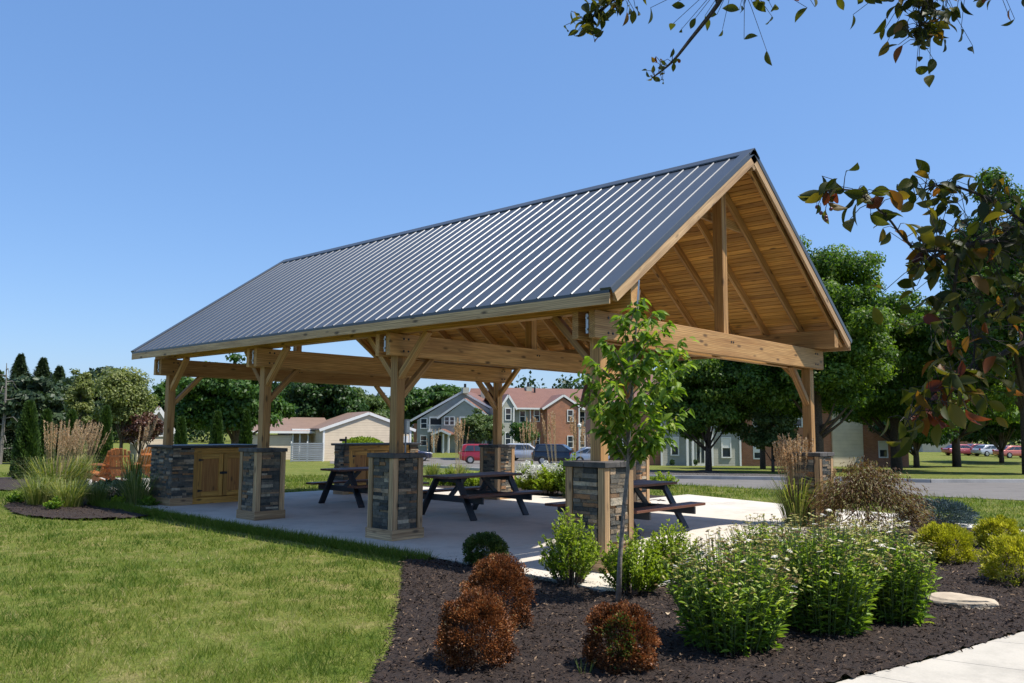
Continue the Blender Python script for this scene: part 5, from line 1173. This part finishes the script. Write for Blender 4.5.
foliage_on(m3, 48, .15, .065, .9, (.42, .28)); m4 = bough([fork, L3(1200, 330, 2.2), L3(1080, 325, 2.5), L3(1010, 350, 2.5), L3(968, 376, 2.45), L3(935, 392, 2.4), L3(908, 420, 2.4)], .014, .002)
foliage_on(m4[-14:], 44, .12, .07, 1.0, (.5, .28)); foliage_on(m1[8:20], 70, .22, .06, .5, (.3, .25))
m5 = bough([m1[14], L3(990, 200, 2.6), L3(945, 185, 2.6), L3(915, 195, 2.6)], .006, .002); foliage_on(m5, 40, .10, .055, .3)
m5 = bough([m1[12], L3(1030, 280, 2.7), L3(1000, 310, 2.7), L3(930, 320, 2.7)], .006, .002); foliage_on(m5, 60, .16, .06, .6, (.4, .3))
# top boughs
m6 = bough([fork+np.array([.1, .05, 1.1]), L3(1300, -280, 2.4), L3(1000, -190, 2.7), L3(820, -110, 2.9), L3(745, -40, 3.0), L3(718, 4, 3.0), L3(690, 40, 3.0), L3(672, 62, 3.0), L3(652, 78, 3.0)], .020, .0025)
foliage_on(m6[-8:-3], 7, .06, .04, .3); foliage_on(m6[-3:], 5, .04, .035, .2); m7 = bough([m6[-16], L3(700, -40, 3.0), L3(640, -20, 3.0), L3(600, 12, 3.0), L3(585, 22, 3.0)], .008, .002)
foliage_on(m7[-11:], 42, .09, .058, .7); foliage_on(m7[-14:-6], 20, .12, .06, .7)
m8 = bough([fork+np.array([.1, .05, 1.15]), L3(1250, -200, 2.3), L3(1050, -110, 2.6), L3(940, -50, 2.7), L3(925, 0, 2.7), L3(918, 40, 2.7)], .03, .002)
foliage_on(m8[-7:], 40, .13, .058, .7); foliage_on(m8[-4:-2], 14, .15, .055, .7); m9 = bough([m8[-7], L3(1000, -40, 2.7), L3(990, -6, 2.7)], .006, .002); foliage_on(m9, 10, .05, .055, .8)
m10 = bough([m8[-9], L3(890, -30, 2.8), L3(868, 0, 2.8)], .006, .002); foliage_on(m10, 14, .07, .055, .6)
foliage_on(m6[4:22], 260, .35, .06, .5); foliage_on(m8[3:18], 200, .4, .06, .5)
b.build('boughs', M['darkbark'], tr)
# the rest of the crown above and beside the photographer
cpts, d, tone, cc = crown_points(9500, (.1, -.1, 3.7), (2.1, 2.1, 1.1), 80, .5)
q = cpts+tb; rel = q-CAM; dz = rel@FW; px_ = 512+FPX*(rel@R2)/np.maximum(dz, .01); py_ = 341.5-FPX*(rel@U2)/np.maximum(dz, .01)
keep = ~((dz > 0) & (px_ < 1090) & (py_ > -60)); cpts = cpts[keep]; d = d[keep]
P = np.concatenate(Ps+[cpts]); A = np.concatenate(As+[nrm(d+np.array([0, 0, -.6]))]); Lf = np.concatenate(Ls+[np.full(len(cpts), .065)]); rn_ = np.concatenate(RN+[np.clip(.35+RG.normal(size=len(cpts))*.2, 0, 1)]); n = len(P)
leaves('leaves', P, A, nrm(rdir(n)+np.array([0, 0, .3])), Lf, Lf*.52, M['crab'], t, rn_, 'oval')
# small fruits
fr = MB()
for (x, y) in ((821, 213), (826, 217), (831, 209), (817, 207), (826, 220)):
    c = L3(x, y, 2.35); bmv = []
    fr.tube([c+np.array([0, 0, -.006]), c+np.array([0, 0, -.004]), c, c+np.array([0, 0, .004]), c+np.array([0, 0, .006])], [.001, .0045, .006, .0045, .001], 8); fr.tube([c, c+np.array([0, 0, .03])], [.0008, .0008], 4)
M['fruit'] = plain('crab_fruit', (.12, .03, .03), .4); fr.build('fruits', M['fruit'], t, smooth=True)

# ------------------------------------------------------------------ light, sky, camera
sun_dir = Vector((.26, -.47, 1.0)).normalized(); el = math.asin(sun_dir.z); az = math.atan2(sun_dir.x, sun_dir.y)
w = bpy.data.worlds.new('World'); sc.world = w; w.use_nodes = True; nt = w.node_tree; bg = nt.nodes['Background']
sky = nt.nodes.new('ShaderNodeTexSky'); sky.sky_type = 'NISHITA'; sky.sun_disc = False; sky.sun_elevation = el; sky.sun_rotation = az; sky.altitude = 200; sky.air_density = 1.0; sky.dust_density = 1.1; sky.ozone_density = 3.5
hs_ = nt.nodes.new('ShaderNodeHueSaturation'); hs_.inputs['Saturation'].default_value = 1.05; nt.links.new(sky.outputs[0], hs_.inputs['Color'])
mx = nt.nodes.new('ShaderNodeMix'); mx.data_type = 'RGBA'; mx.inputs[0].default_value = .5; nt.links.new(hs_.outputs[0], mx.inputs[6]); mx.inputs[7].default_value = (.66, 1.55, 3.55, 1)
nt.links.new(mx.outputs[2], bg.inputs[0]); bg.inputs[1].default_value = .135
sd = bpy.data.lights.new('sun', 'SUN'); sd.energy = 4.2; sd.angle = math.radians(.53); sd.color = (1, .95, .87)
so = bpy.data.objects.new('sun', sd); COL.objects.link(so); so.rotation_euler = sun_dir.to_track_quat('Z', 'Y').to_euler()
cd = bpy.data.cameras.new('camera'); cd.sensor_fit = 'HORIZONTAL'; cd.sensor_width = 36; cd.lens = FPX*36/1024; cd.clip_start = .05; cd.clip_end = 2500
co = bpy.data.objects.new('camera', cd); COL.objects.link(co); co.location = tuple(CAM)
co.matrix_world = Matrix(((R2[0], U2[0], -FW[0], CAM[0]), (R2[1], U2[1], -FW[1], CAM[1]), (R2[2], U2[2], -FW[2], CAM[2]), (0, 0, 0, 1)))
sc.camera = co
sc.view_settings.view_transform = 'Standard'; sc.view_settings.look = 'None'; sc.view_settings.exposure = 0.66; sc.view_settings.gamma = 1
sc.cycles.max_bounces = 7; sc.cycles.transparent_max_bounces = 4
